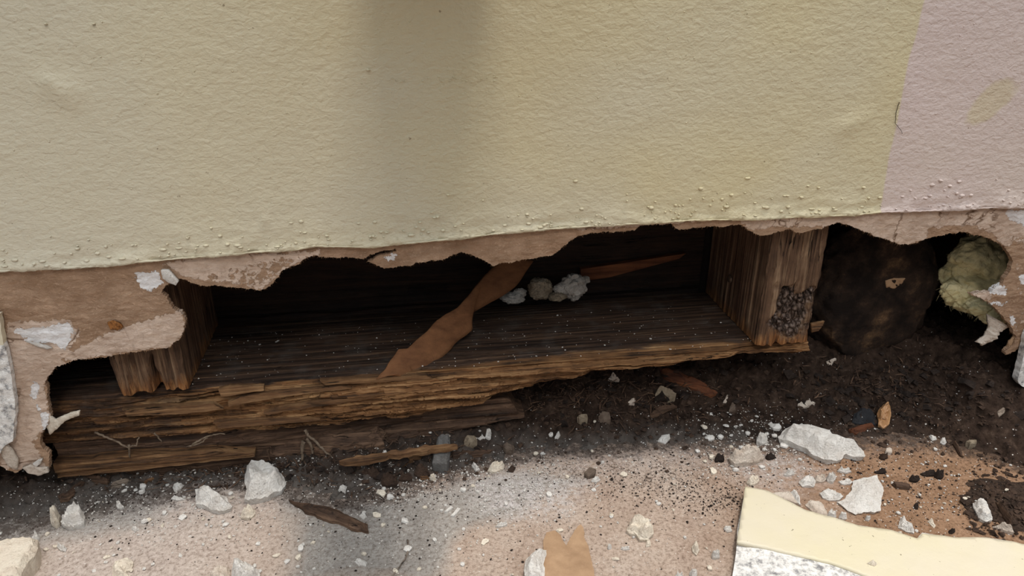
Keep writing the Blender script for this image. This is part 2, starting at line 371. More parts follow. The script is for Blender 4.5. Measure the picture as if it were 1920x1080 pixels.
def near(x, y): return -.2 < x < .7 and -.2 < y < .02
fattr(me, 'greyish', [max(soft(x, y, greyP, .03), sm(.05, -.01, x)*sm(-.06, -.03, y)*.8) if near(x, y) else 0. for x, y in pts])  # shadow band and shaded left part of the floor, greyed into its colour
fattr(me, 'dust', [max(soft(x, y, dustP, .02), .7*soft(x, y, dustP2, .03), .45*sm(-.05, -.01, y)) if near(x, y) else 0. for x, y in pts])
fattr(me, 'grit', [max(soft(x, y, gritP, .02), sm(.03, 0., interp(x, soil_edge)-y)) if near(x, y) else 0. for x, y in pts])
fattr(me, 'soot', [sm(.026, -.004, interp(x, soil_edge)-y) if near(x, y) else 0. for x, y in pts])
tag(link('floor', me, M['floor']), kind='structure')
# soil
def gsoil(x, y):
    h = gsmooth(x, y); e = interp(x, soil_edge)+.007*fb(x*45, y*30, 7, 3)
    a = .0055*fb(x*90, y*90, 3, 4)+.0040*abs(nz(x*230, y*230, 9))+.0012*fb(x*600, y*600, 1, 3)
    lum = noise.voronoi(Vector((x*150, y*150, .3)))[0][0]
    return h+a*sm(-.012, .02, y-e+.006)*.8+.009*max(0, .4-lum)*sm(0, .02, y-e)-.0004+.0025*fb(x*120, y*120, 2, 3)*sm(-.014, -.002, y-e)*sm(.02, 0, y-e)
sx = [i*.0014-.2 for i in range(int(1.1/.0014))]; sy = [i*.0014-.145 for i in range(int(.235/.0014))]
me, pts = grid('soil', sx, sy, lambda x, y: gsoil(x, y) if y > interp(x, soil_edge)-.026 or (x > .44 and y < -.06) else -.006)
fattr(me, 'dust', [clamp(sm(interp(x, [(.2, .05), (.26, .022), (.5, .022)]), .0, y-interp(x, soil_edge))*interp(x, [(-.1, .9), (.12, .8), (.2, .5), (.25, .8), (.4, .8), (.46, .15), (.6, 0)])) for x, y in pts])
bm = bmesh.new(); bm.from_mesh(me)
bmesh.ops.delete(bm, geom=[v for v in bm.verts if v.co.z < -.0045], context='VERTS'); bm.to_mesh(me); bm.free()
soil = tag(link('soil', me, M['soil']), 'dark crumbly soil under and in front of the rotten wood', 'soil', kind='stuff')

# ------------------------------------------------------------ wall sheet
XL, XR, ZT = -.35, 1.0, .62
low = [(-400, 900), (-100, 890), (0, 872), (15, 880), (30, 886), (45, 876), (60, 877), (72, 885), (92, 880), (94, 865), (90, 850), (80, 840), (73, 828), (76, 815), (88, 800), (95, 785), (92, 765), (88, 745), (89, 730), (85, 715), (93, 702), (105, 688), (125, 680), (150, 673), (200, 669), (250, 660), (300, 655), (320, 650), (335, 635), (345, 617), (348, 600), (340, 586), (325, 578), (315, 562), (303, 548), (310, 535), (325, 529), (338, 522), (352, 526), (375, 535), (400, 537), (420, 535), (440, 538), (465, 540), (490, 546), (505, 538), (520, 520), (530, 508), (545, 500), (562, 495), (570, 483), (590, 479), (620, 482), (655, 482), (680, 484), (692, 477), (720, 470), (742, 467), (744, 471), (715, 479), (700, 486), (690, 490), (700, 496), (720, 503), (745, 499), (770, 498), (780, 492), (800, 489), (830, 487), (850, 478), (865, 472), (880, 476), (900, 485), (925, 498), (945, 493), (965, 491), (985, 487), (1010, 482), (1035, 478), (1050, 468), (1065, 455), (1085, 443), (1110, 436), (1150, 434), (1190, 432), (1200, 424), (1230, 420), (1258, 420), (1273, 430), (1290, 428), (1320, 425), (1360, 424), (1375, 420), (1390, 422), (1405, 432), (1420, 440), (1440, 440), (1460, 434), (1480, 430), (1500, 436), (1520, 432), (1540, 428), (1558, 420), (1570, 417), (1590, 422), (1610, 430), (1625, 435), (1640, 441), (1660, 448), (1690, 459), (1720, 455), (1735, 447), (1750, 443), (1765, 442), (1780, 437), (1800, 434), (1830, 440), (1860, 448), (1880, 460), (1893, 475), (1899, 490), (1895, 505), (1885, 522), (1880, 532), (1866, 540), (1858, 548), (1840, 548), (1820, 552), (1838, 558), (1850, 566), (1868, 580), (1884, 598), (1898, 616), (1906, 632), (1900, 645), (1885, 660), (1885, 664), (1904, 658), (1918, 645), (1935, 700), (1960, 760), (2500, 730)]
P = [pw(*p) for p in low]; P[0] = (XL, P[0][1]); P[-1] = (XR, P[-1][1])
Pl = rag(P, .0005, .0008, False, 3., .0006)
outl = Pl+[(XR, ZT), (XL, ZT)]
PB = P+[(XR, ZT), (XL, ZT)]
inner = []
z = .025
while z < .175:
    x = -.085
    while x < .62:
        q = (x+random.uniform(-.0005, .0005), z+random.uniform(-.0005, .0005))
        if inpoly(q[0], q[1], PB): inner.append(q)
        x += .0014
    z += .0014
def r2(px): return [pw(*p) for p in px]
skinP = [r2(a) for a in ([(300, 492), (420, 478), (600, 468), (600, 478), (560, 490), (520, 515), (490, 540), (440, 530), (350, 520)],
         [(0, 690), (100, 688), (130, 660), (200, 625), (340, 580), (350, 620), (320, 650), (130, 675), (80, 720), (95, 790), (60, 830), (95, 880), (0, 880)],
         [(15, 605), (130, 600), (150, 625), (110, 690), (10, 700)],
         [(1380, 402), (1600, 398), (1920, 385), (1960, 450), (1880, 462), (1865, 440), (1820, 420), (1740, 428), (1738, 450), (1690, 462), (1600, 432), (1560, 425), (1460, 425), (1400, 430)],
         [(1080, 420), (1300, 410), (1300, 416), (1080, 432)], [(840, 545), (1885, 540)][:0] or [(1818, 545), (1860, 540), (1858, 560), (1830, 560)])]
gypP = [r2(a) for a in ([(255, 512), (298, 510), (300, 530), (282, 548), (262, 536)], [(25, 618), (132, 606), (140, 622), (120, 655), (100, 645), (60, 642)],
        [(1884, 396), (1930, 392), (1930, 436), (1912, 418), (1893, 412)], [(1862, 538), (1876, 534), (1890, 542), (1886, 554), (1868, 552), (1856, 548)], [(1850, 568), (1868, 566), (1890, 564), (1880, 574), (1864, 572)], [(720, 482), (745, 474), (742, 486), (720, 492)], [(62, 712), (72, 722), (70, 760), (88, 775), (92, 800), (82, 812), (74, 770), (60, 745)], [(1908, 520), (1930, 510), (1930, 530), (1914, 534)], [(1893, 590), (1902, 598), (1906, 618), (1896, 606)])]
stP = r2([(190, 590), (235, 590), (235, 625), (190, 625)])
def prof(x, z): return WY-.0003*fb(x*60, z*60, 2, 3)+.0009*fb(x*170, z*330, 5, 4)*.7-.0012*max(0, nz(x*25, z*45, 8))
def back(x, z):
    return WY+.0035+.006*sm(.155, .175, z)
me, v2 = solid('wall_back', outl, inner, prof, back, 'y')
n2_ = len(v2)
def sa(x, z, Ps, w=.006):
    return max(soft(x, z, Q, w) for Q in Ps) if z < .18 and -.09 < x < .63 else 0.
speckP = [r2([(430, 500), (520, 480), (590, 475), (520, 520), (490, 545), (430, 530), (350, 525)])]+[r2([(1880, 440), (1925, 440), (1925, 640), (1905, 600), (1900, 500)])]
sk = [min(sa(x, z, skinP), 1-.52*sa(x, z, speckP)) if sa(x, z, speckP) > .1 and sa(x, z, skinP) > .5 else max(sa(x, z, skinP), .36*sa(x, z, speckP)) for x, z in v2]; gp = [sa(x, z, gypP, .005) for x, z in v2]; stn = [clamp(.35+.65*soft(x, z, stP, .01)) if z < .17 else 0 for x, z in v2]
for nm, va in (('skin', sk), ('gyp', gp), ('stain', stn)): fattr(me, nm, va+va)
wall = tag(link('wall_back', me, M['paper'], None, False), kind='structure')

# paint layer on the wall
pl = [(-500, 512), (-60, 509), (0, 507), (50, 505), (95, 502), (190, 498), (250, 491), (300, 487), (400, 478), (500, 470), (560, 466), (590, 460), (620, 461), (700, 462), (760, 455), (800, 452), (900, 441), (960, 434), (1060, 426), (1200, 418), (1300, 412), (1400, 410), (1500, 406), (1600, 402), (1650, 397), (1750, 394), (1850, 389), (1930, 389), (2500, 360)]
PP = [pw(*p) for p in pl]; PP[0] = (XL, PP[0][1]); PP[-1] = (XR, PP[-1][1])
Pp = rag(PP, .0009, .00035, False, 8., .0002)
inner = []
z = .152
while z < .31:
    x = -.1; st = .0016 if z < .18 else .0028
    while x < .62:
        if z > interp(x, PP)+.0012: inner.append((x+random.uniform(-.0004, .0004), z+random.uniform(-.0004, .0004)))
        x += st
    z += st
dom = [(pw(118, 170), .013, .009, .0022, -.5), (pw(95, 152), .005, .0022, .0016, -.3), (pw(1592, 232), .013, .0065, .0014, .45), (pw(497, 410), .0022, .004, .0016, 0), (pw(752, 401), .003, .003, .0008, 0), (pw(1505, 400), .003, .003, .001, 0), (pw(1762, 342), .003, .003, .001, 0)]
def ptop(x, z):
    e = z-interp(x, PP)
    y = WY-.0012-.0004*fb(x*18, z*18, 3, 3)-.0016*math.exp(-(e/.0026)**2)*(.7+.9*nz(x*60, 2))-.0014*math.exp(-(e/.012)**2)*(nz(x*35, z*150, 4)+.4)-.0008*math.exp(-(e/.010)**2)*nz(x*90, z*400, 6)
    for (c, a, b, h, ro) in dom:
        u = (x-c[0])*math.cos(ro)+(z-c[1])*math.sin(ro); v = -(x-c[0])*math.sin(ro)+(z-c[1])*math.cos(ro)
        q = (u/a)**2+(v/b)**2
        if q < 4: y -= h*math.exp(-q*1.6)
    return y
me, v2 = solid('paint_layer', Pp+[(XR, ZT), (XL, ZT)], inner, ptop, lambda x, z: WY-.0002, 'y')
# paint drips and blobs along the bottom of the coat
bm = bmesh.new(); bm.from_mesh(me)
def blob(px, py, rw, rh, d):
    x, z = pw(px, py)
    if z < interp(x, PP)+.0012: return
    r = bmesh.ops.create_icosphere(bm, subdivisions=2, radius=1)
    for v in r['verts']:
        c = v.co.copy(); q = 1+.35*nz(c.x*2+px, c.y*2, c.z*2+py)
        v.co = Vector((x+c.x*rw*q, ptop(x, z)-.0001+c.y*d, z+c.z*rh*q))
for _ in range(210):
    px = random.uniform(0, 1920); e = random.expovariate(1/16.)+5
    py = interp(px, [(0, 507), (600, 462), (1300, 412), (1920, 388)])-e
    w = random.choice([.0005, .0006, .0008, .0013]); blob(px, py, w*random.uniform(.7, 1.6), w*random.uniform(.35, .7), .0011)
for _ in range(60):
    blob(random.uniform(0, 1920), random.uniform(5, 380), .0004, .0004, .0004)
for _ in range(22):
    blob(random.uniform(735, 950), 148+random.uniform(-5, 5), .0006, .0003, .0004)
for q in [(147, 464, 6), (123, 490, 4), (404, 478, 5), (414, 440, 5), (428, 455, 5), (397, 425, 3), (700, 440, 4), (715, 433, 4), (830, 430, 5), (793, 430, 5), (1220, 388, 7), (1265, 383, 4), (1360, 386, 7), (1475, 386, 5), (1532, 350, 4), (1617, 350, 5), (1760, 337, 5), (1778, 347, 5), (1740, 365, 5), (1312, 352, 6), (1370, 364, 5), (1500, 368, 5), (820, 405, 4), (690, 130, 4), (1800, 365, 7), (1745, 345, 6), (88, 44, 3), (178, 44, 3)]:
    blob(q[0], q[1], q[2]*.00026, q[2]*.00015, .0016)
bm.to_mesh(me); bm.free()
link('paint_layer', me, M['paint'], wall)
Lz = [(x, z) for x, z in rag(PP, .0011, .0002, False, 8.) if -.09 < x < .63]
lip = tube('paint_lip', [(x, WY-.0024-.0007*nz(x*150, 3), z+.0006+.0003*nz(x*400, 1)) for x, z in Lz], [.0003+.0006*max(0, .3+nz(x*120, 8)+.5*nz(x*420, 2)) for x, z in Lz], 6)
link('paint_lip', lip, M['paint'], wall)
# torn flap and chips that belong to the wall sheet
def chip(name, px, y, th, mat, parent, label=None, curl=0.):
    Q = rag([pw(*p, y if abs(y-WY) > .005 else WY) for p in px], .0008, .0003, True, 2.); cx = sum(a for a, b in Q)/len(Q); cz = sum(b for a, b in Q)/len(Q)
    xs = [a for a, b in Q]; zs = [b for a, b in Q]; ins = []; s = max(max(xs)-min(xs), max(zs)-min(zs))/12
    z = min(zs)
    while z < max(zs):
        x = min(xs)
        while x < max(xs):
            if inpoly(x, z, Q) and pdist(x, z, Q) > s*.4: ins.append((x, z))
            x += s
        z += s
    f = lambda x, z: y-th-curl*(x-cx)-.0008*fb(x*220, z*220, 3, 3)
    me, _ = solid(name, Q, ins, f, lambda x, z: y-curl*(x-cx), 'y')
    o = link(name, me, M[mat], parent)
    if label: o['label'] = label
    return o
chip('gypsum_flake', [(305, 503), (318, 503), (327, 512), (337, 524), (332, 532), (318, 527), (308, 518)], WY-.001, .002, 'white', wall, 'bright white lifted plaster flake')
chip('torn_flap', [(85, 800), (95, 780), (105, 785), (118, 777), (138, 766), (158, 758), (157, 766), (140, 775), (128, 782), (115, 795), (100, 810), (92, 818)], WY-.001, .0015, 'cream', wall, 'pale torn paper flap', .35)
chip('gypsum_flake', [(50, 637), (68, 640), (88, 645), (100, 650), (90, 652), (75, 648)], WY-.0008, .001, 'white', wall, 'thin white sliver of plaster')
chip('gypsum_flake', [(65, 865), (75, 858), (83, 856), (80, 864), (70, 871)], WY-.001, .0015, 'white', wall, 'small white chip at the sheet foot')
chip('torn_edge', [(0, 828), (18, 830), (28, 840), (38, 858), (36, 875), (20, 868), (8, 850)], WY-.0015, .0015, 'tan', wall, 'pinkish flap of skim coat')
chip('torn_edge', [(60, 868), (75, 872), (92, 872), (95, 880), (75, 887), (55, 880), (45, 872)], WY-.001, .002, 'tan', wall, 'brown curled paper edge')
chip('screw_head_stain', [(203, 603), (212, 600), (225, 604), (232, 612), (222, 618), (208, 616)], WY-.0002, .0012, 'rust', wall, 'rust brown screw stain')
# paper fuzz along the torn edge: short fibres, one part
bm_v, bm_f = [], []
Lp = [q for q in Pl if -.09 < q[0] < .63]
for i in range(1, len(Lp)-1):
    x, z = Lp[i]
    for k in range(2):
        if random.random() < .5: continue
        a = random.uniform(-1.0, 1.0)-math.pi/2; L = random.uniform(.0006, .0022); w = .00016
        y = WY+random.uniform(0, .003)
        tx, tz = x+math.cos(a)*L, z+math.sin(a)*L
        b = len(bm_v); bm_v += [(x-w, y, z+.0003), (x+w, y, z+.0003), (x, y+w*2, z+.0003), (tx, y+random.uniform(-.0008, .0006), tz)]
        bm_f += [(b, b+1, b+3), (b+1, b+2, b+3), (b+2, b, b+3)]
o = link('paper_fibre', mesh('paper_fibre', bm_v, bm_f), M['kraft'], wall); o['kind'] = 'stuff'

# side remains of trim
def slab(name, px, y, th, mat, kind='structure'):
    Q = rag([pw(*p, y) for p in px], .0012, .0006, True, 6.)
    ins = [(x/500, z/500) for x in range(-60, 360) for z in range(0, 90) if inpoly(x/500, z/500, Q) and pdist(x/500, z/500, Q) > .0008]
    me, _ = solid(name, Q, ins, lambda x, z: y-th-.0009*fb(x*120, z*120, 4, 4), lambda x, z: y+.001, 'y')
    o = link(name, me, M[mat], None, False); tag(o, kind=kind); return o
slab('trim_1', [(-250, 640), (12, 640), (24, 690), (33, 755), (31, 800), (28, 822), (14, 828), (0, 850), (-250, 890)], WY-.002, .003, 'speck')
slab('trim_2', [(1935, 590), (1919, 625), (1910, 665), (1899, 708), (1908, 718), (1930, 724), (2000, 735), (2000, 600)], WY-.002, .004, 'speck')
slab('trim_5', [(-250, 580), (4, 585), (10, 628), (12, 642), (-250, 642)], WY-.002, .003, 'ypaint')

# added out of view: ledge and arm, which shade wall and floor
sv = [(-.35, -.036), (0., -.036), (.03, -.026), (.08, -.019), (.3, -.0155), (1.0, -.0155)]
vs = [(x, y, z) for z in (.36, .375) for x, y in sv+[(1.0, .0), (-.35, .0)]]; n = len(sv)+2
fs = [tuple(range(n))[::-1], tuple(range(n, 2*n))]+[(i, (i+1) % n, n+(i+1) % n, n+i) for i in range(n)]
me = mesh('shade_ledge', vs, fs); fixn(me); tag(link('shade_ledge', me, M['timber'], None, False), kind='structure')
o = box('shade_arm', (.165, -.20, .345), (.228, -.0145, .362), M['timber']); tag(o, kind='structure')
# cavity shell; top and end caps added to keep outside light out
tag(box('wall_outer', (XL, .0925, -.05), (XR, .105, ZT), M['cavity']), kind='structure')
tag(box('cavity_cap_top', (XL, -.003, ZT), (XR, .105, ZT+.02), M['cavity']), kind='structure')
tag(box('cavity_cap_left', (XL-.02, -.0127, -.05), (XL, .105, ZT), M['cavity']), kind='structure')
tag(box('cavity_cap_right', (XR, -.0127, -.05), (XR+.02, .105, ZT), M['cavity']), kind='structure')

# ------------------------------------------------------------ timber
def beam_ring(name, stations, ringf, mat, parent=None, smooth=False):
    rings = [ringf(s) for s in stations]; n = len(rings[0]); vs = [p for r in rings for p in r]
    fs = [(i*n+k, i*n+(k+1) % n, (i+1)*n+(k+1) % n, (i+1)*n+k) for i in range(len(rings)-1) for k in range(n)]
    for base, rev in ((0, True), ((len(rings)-1)*n, False)):
        c = Vector((0, 0, 0))
        for k in range(n): c += Vector(vs[base+k])
        vs.append(tuple(c/n)); ci = len(vs)-1
        for k in range(n):
            f = (base+k, base+(k+1) % n, ci); fs.append(f[::-1] if rev else f)
    me = mesh(name, vs, fs); fixn(me); return link(name, me, M[mat], parent, smooth)
def dens(a, b, n): return [a+(b-a)*i/n for i in range(n)]
# bottom plate ------------------------------------------------
PX0, PX1, PT = -.16, .447, .07
def zbot(x):   # lower edge of the eaten front face
    return interp(x, [(-.16, .036), (-.03, .034), (.1, .032), (.18, .033), (.21, .037), (.25, .047), (.30, .0545), (.36, .057), (.40, .060), (.42, .058), (.45, .056)])
def rr_(x, zz):  # step like recession of the front face
    g = nz(x*9, zz*260, 1.)+.5*nz(x*26, zz*600, 5.)
    q = math.floor(g*5)/5.
    return q
frontN, topN = 46, 60
def plate_ring(x):
    R = []; zb = zbot(x)+.0012*fb(x*120, 3, 1, 4)+.002*nz(x*45, 7)
    ytop = .0012+.0018*fb(x*40, 1, 4, 4)+interp(x, [(-.16, .004), (0, .004), (.06, .007), (.1, .002), (.3, .0), (.385, -.001), (.40, .003), (.447, .002)])
    # top back -> front
    for i in range(topN):
        t = i/topN; y = lerp(.089, ytop, t**.8); R.append((x, y, PT+.0005*fb(x*14, y*300, 2, 3)-.0006*max(0, nz(x*12, y*420, 6)-.25)*4-(.0022*sm(.82, 1., t))))
    for i in range(frontN):
        t = i/frontN; z = lerp(PT-.0022, zb, t)
        rec = .005*rr_(x, z)+.0012*fb(x*60, z*500, 3, 3)
        y = ytop+.001-sm(0, .25, t)*.002+sm(.5, 1., t)*.008*interp(x, [(0, .3), (.15, .6), (.3, 1.4), (.45, 1.)])
        y += rec*sm(0, .12, t)
        cr = nz(x*11, z*330, 12.); y += .005*max(0, cr-.42)*4*sm(.05, .2, t)
        R.append((x, y, z))
    for i in range(14):
        t = i/14; R.append((x, lerp(R[topN+frontN-1][1]+.002, .089, t), zb+.001*nz(x*50, t*9)))
    for i in range(6): R.append((x, .089, lerp(zb, PT, (i+.5)/6)))
    return R
plate = beam_ring('bottom_plate', [PX0+(PX1-PX0)*i/760 for i in range(761)], plate_ring, 'plate')
me = plate.data; fattr(me, 'fresh', [clamp(1.0-(v.co.y-.002)/ (.014*interp(v.co.x, [(-.1, .1), (.03, .2), (.1, .45), (.2, .5), (.25, 1.), (.36, 1.3), (.4, 1.)])) if v.co.z > PT-.004 else interp(v.co.x, [(-.1, .45), (.02, .5), (.06, .75), (.2, .9), (.45, 1.)]) ) for v in me.vertices])
tag(plate, 'rotten horizontal wooden bottom plate with splintered orange front edge under the studs', 'plank')
# loose splinter layers along its front (parts)
def sliver(name, px, y, th, mat, parent=None, label=None):
    Q = rag([pw(*p, y) for p in px], .0009, .0004, True, random.random()*9); xs = [a for a, b in Q]; cx = sum(xs)/len(xs)
    me, _ = solid(name, Q, [], lambda x, z: y-th-.0006*nz(x*90, z*600), lambda x, z: y+.002, 'y')
    o = link(name, me, M[mat], parent, False)
    if label: o['label'] = label
    return o
for px in ([(428, 752), (450, 742), (495, 735), (560, 728), (640, 722), (660, 726), (560, 738), (480, 750), (430, 760)],
           [(410, 728), (430, 722), (495, 722), (496, 730), (440, 738), (415, 742)],
           [(495, 772), (540, 760), (600, 750), (680, 742), (730, 738), (640, 754), (560, 765), (505, 775)],
           [(230, 765), (300, 760), (400, 755), (420, 765), (330, 775), (240, 778)],
           [(600, 712), (700, 706), (800, 702), (810, 708), (700, 715), (610, 720)],
           [(400, 790), (470, 786), (560, 782), (600, 786), (480, 796), (410, 800)]):
    sliver('splinter', px, .0005, .0016, 'owood', plate)
# board below -------------------------------------------------
def board_ring(x, zt, zb, y0, y1, seed, rot):
    R = []; k = 30
    zt2 = zt+.0015*fb(x*40, seed, 0, 3); zb2 = zb+.0015*fb(x*50, seed, 5, 3)
    for i in range(10): R.append((x, lerp(y1, y0, i/10), zt2))
    for i in range(k):
        z = lerp(zt2, zb2, i/k); R.append((x, y0+rot*(math.floor((nz(x*8, z*230, seed)+.5*nz(x*20, z*500, seed))*4)/4)+.0008*fb(x*50, z*400, seed, 3)+.001*abs(i/k-.5), z))
    for i in range(5): R.append((x, lerp(y0, y1, i/5), zb2))
    return R
def taper(x, x0, x1, w): return sm(x0, x0+w, x)*sm(x1, x1-w, x)
lb = beam_ring('sill_board', [-.05+.30*i/360 for i in range(361)], lambda x: board_ring(x, lerp(.020, .0355-.0006, taper(x, -.2, .252+.006*nz(x*90), .02)) if x > -.2 else .03, interp(x, [(-.16, -.004), (.1, .0), (.2, .012), (.25, .018)]), interp(x, [(-.16, .008), (.03, .009), (.1, .013), (.25, .016)]), .085, 21., .002), 'dwood')
tag(lb, 'dark rotten board under the left half of the bottom plate', 'plank')
sb = beam_ring('lower_sill_strip', [-.05+.12*i/160 for i in range(161)], lambda x: board_ring(x, interp(x, [(-.1, .024), (.0, .024), (.05, .021), (.07, .018)]), interp(x, [(-.1, .013), (.0, .013), (.07, .0155)]), .0015, .009, 33., .0012), 'owood')
tag(sb, 'narrow orange brown strip of rotten wood low at the left, beside the torn drywall foot', 'plank')
# studs ---------------------------------------------------------
def stud_ring_factory(xl, xr, seed, split=None, char=None, zbase=.0705):
    N = 34
    def front(x, z, u):
        y = .0006*fb(x*300, z*9, seed, 4)+.0018*nz(x*240, z*7, seed+2)+.0016*math.floor(nz(x*120, z*10, seed+5)*3)/3
        if split:
            c = split(z); w = .0008+.0022*sm(.095, .07, z); y += .009*math.exp(-((x-c)/w)**2)*sm(.1, .088, z)
        if char:
            k = char(x, z)
            if k > 0:
                d = noise.voronoi(Vector((x*260+.3*nz(x*200, z*200), z*200, seed)))[0]
                y += k*(.0018+.0035*(1-clamp((d[1]-d[0])*3.2)))+k*.003*fb(x*110, z*110, 2, 3)
        return y
    def ring(z):
        R = []; a, b = xl(z), xr(z)
        for i in range(N*2+1):
            u = i/(N*2); x = lerp(a, b, u)+(.0007*fb(z*90, seed, i > N) if i in (0, N*2) else 0)
            y = front(x, z, u)+.0022*(max(0, 1-u*16)**2+max(0, (u-1)*16+1)**2); dz = 0
            if z < zbase+.004: dz = .0030*nz(x*260, seed, 3)*(1-(z-zbase)/.004)
            R.append((x, y, max(z+dz, zbase-.0012)))
        for i in range(1, 50): R.append((b+.0006*nz(i*.9, z*8, seed)*1.4, i/50*.0885+.0015, z))
        R += [(lerp(b, a, i/6), .0885, z) for i in range(7)]
        for i in range(49, 0, -1): R.append((a+.0007*nz(i*.8, z*8, seed+7)*1.4, i/50*.0885+.0015, z))
        return R
    return ring
zs = [.0705+.0014*i for i in range(90)]+[.20, .25, .35, .5, .615]
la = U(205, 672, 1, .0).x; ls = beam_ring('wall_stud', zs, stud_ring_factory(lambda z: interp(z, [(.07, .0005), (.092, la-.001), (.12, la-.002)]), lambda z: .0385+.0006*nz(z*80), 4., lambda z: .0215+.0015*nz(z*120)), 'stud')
tag(ls, 'weathered wooden stud with a vertical split, foot showing below torn drywall at left', 'stud')
rt_ = U(1560, 425, 1, 0.).x; zt_ = U(1560, 425, 1, 0.).z
def charf(x, z):
    a = U(1490, 585, 1, 0.); return sm(1., .55, math.hypot((x-a.x)/.021, (z-a.z)/.021)+.6*nz(x*110, z*110))
lt_ = U(1450, 437, 1, 0.)
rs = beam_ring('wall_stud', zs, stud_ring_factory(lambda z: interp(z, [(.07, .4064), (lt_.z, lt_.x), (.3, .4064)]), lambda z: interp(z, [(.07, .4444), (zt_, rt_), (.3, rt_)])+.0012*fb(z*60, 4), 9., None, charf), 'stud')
tag(rs, 'brown wooden stud with a blackened cracked rot patch, standing right of centre', 'stud')
fattr(rs.data, 'char', [charf(v.co.x, v.co.z) if v.co.y < .02 and v.co.z < .14 else 0. for v in rs.data.vertices])
def dome(name, c, r, d, mat, parent, n=2):
    bm = bmesh.new(); bmesh.ops.create_icosphere(bm, subdivisions=n, radius=1)
    for v in bm.verts: v.co = Vector((c[0]+v.co.x*r[0], c[1]+v.co.y*r[1], c[2]+v.co.z*r[2]))
    me = bpy.data.meshes.new(name); bm.to_mesh(me); bm.free(); return link(name, me, M[mat], parent)
nv = U(1369, 523, 0, .4058); dome('nail_head', (.4055, nv.y, nv.z), (.0012, .0035, .0032), 0, 'nail', rs) 
# fresh torn wood chip at the foot of the right stud
c_ = chip('torn_foot', [(1518, 605), (1543, 600), (1540, 608), (1532, 618), (1520, 622)], .004, .002, 'owood', rs, 'orange torn splinter at the foot')
# sheathing boards behind
def sheath(name, x0, x1, z0, z1, y, mat, label):
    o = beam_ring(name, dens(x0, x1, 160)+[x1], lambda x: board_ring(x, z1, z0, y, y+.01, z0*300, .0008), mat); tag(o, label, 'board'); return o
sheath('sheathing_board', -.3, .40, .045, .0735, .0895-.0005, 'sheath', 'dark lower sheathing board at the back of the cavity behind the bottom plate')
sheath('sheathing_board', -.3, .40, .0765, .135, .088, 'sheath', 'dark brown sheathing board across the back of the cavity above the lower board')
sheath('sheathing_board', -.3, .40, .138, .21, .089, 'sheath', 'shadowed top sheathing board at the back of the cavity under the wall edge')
a = U(1120, 520, 1, .08); b = U(1215, 503, 1, .08)
me, _ = solid('wood_strip', [(a.x-.012, a.z-.004), (a.x+.01, a.z-.002), (b.x+.025, b.z+.005), (b.x+.03, b.z+.009), (b.x, b.z+.006), (a.x-.012, a.z+.006)], [], lambda x, z: .083+.0006*nz(x*60, z*400), lambda x, z: .0875, 'y')
tag(link('wood_strip', me, M['rwood'], None, False), 'reddish wood strip on the back boards right of the white lumps', 'strip')

# ------------------------------------------------------------ diagonal brown strip
def ribbon(name, L, R, th, mat, bend=0, n=40, seed=0., wob=.0006):
    vs, fs = [], []; m_ = len(L)
    def pl_(P, t):
        f = t*(m_-1); i = min(int(f), m_-2); return Vector(P[i]).lerp(Vector(P[i+1]), f-i)
    K = 9
    for i in range(n+1):
        t = i/n; a = pl_(L, t); b = pl_(R, t); w = (b-a)
        nn = w.cross(pl_(L, min(1, t+.02))-pl_(L, max(0, t-.02))).normalized()
        if nn.y > 0: nn = -nn
        for k in range(K):
            u = k/(K-1); e = 0
            p = a+w*(u+(.04*fb(t*14, u*2, seed) if k in (0, K-1) else 0))
            vs.append(p+nn*(th/2+wob*nz(t*12, u*3, seed)+bend*math.sin(u*math.pi)))
        for k in range(K):
            vs.append(vs[-K]-nn*th)
    s = 2*K
    for i in range(n):
        for k in range(K-1):
            fs.append((i*s+k, i*s+k+1, (i+1)*s+k+1, (i+1)*s+k)); fs.append((i*s+K+k+1, i*s+K+k, (i+1)*s+K+k, (i+1)*s+K+k+1))
        fs.append((i*s, (i+1)*s, (i+1)*s+K, i*s+K)); fs.append((i*s+K-1, i*s+2*K-1, (i+1)*s+2*K-1, (i+1)*s+K-1))
    for b0 in (0, n*s):
        for k in range(K-1): fs.append((b0+k, b0+k+1, b0+K+k+1, b0+K+k))
    me = mesh(name, vs, fs); fixn(me); return link(name, me, M[mat])
def pt(px, py, y): v = U(px, py, 1, y); return (v.x, v.y, v.z)
# left and right borders from foot to head, leaning from the plate edge to the back boards
Lb = [pt(705, 712, -.001), pt(722, 690, .002), pt(748, 655, .012), pt(768, 652, .014), pt(820, 600, .032), pt(860, 575, .043), pt(910, 515, .063), pt(925, 500, .068), pt(950, 470, .078)]
Rb = [pt(745, 700, -.001), pt(765, 712, .002), pt(785, 706, .006), pt(810, 690, .010), pt(848, 650, .026), pt(885, 618, .038), pt(884, 588, .048), pt(965, 540, .066), pt(1000, 490, .078)]
o = ribbon('torn_paper_strip', Lb, Rb, .0014, 'lathp', .0006, 60, 4.)
tag(o, 'brown torn strip leaning diagonally from the back boards to the plate edge', 'paper strip')
fold = tube('fold_line', [pt(749, 660, .0115), pt(760, 676, .009), pt(778, 704, .0045)], .0007); f_ = link('fold_line', fold, M['lathp'], o)

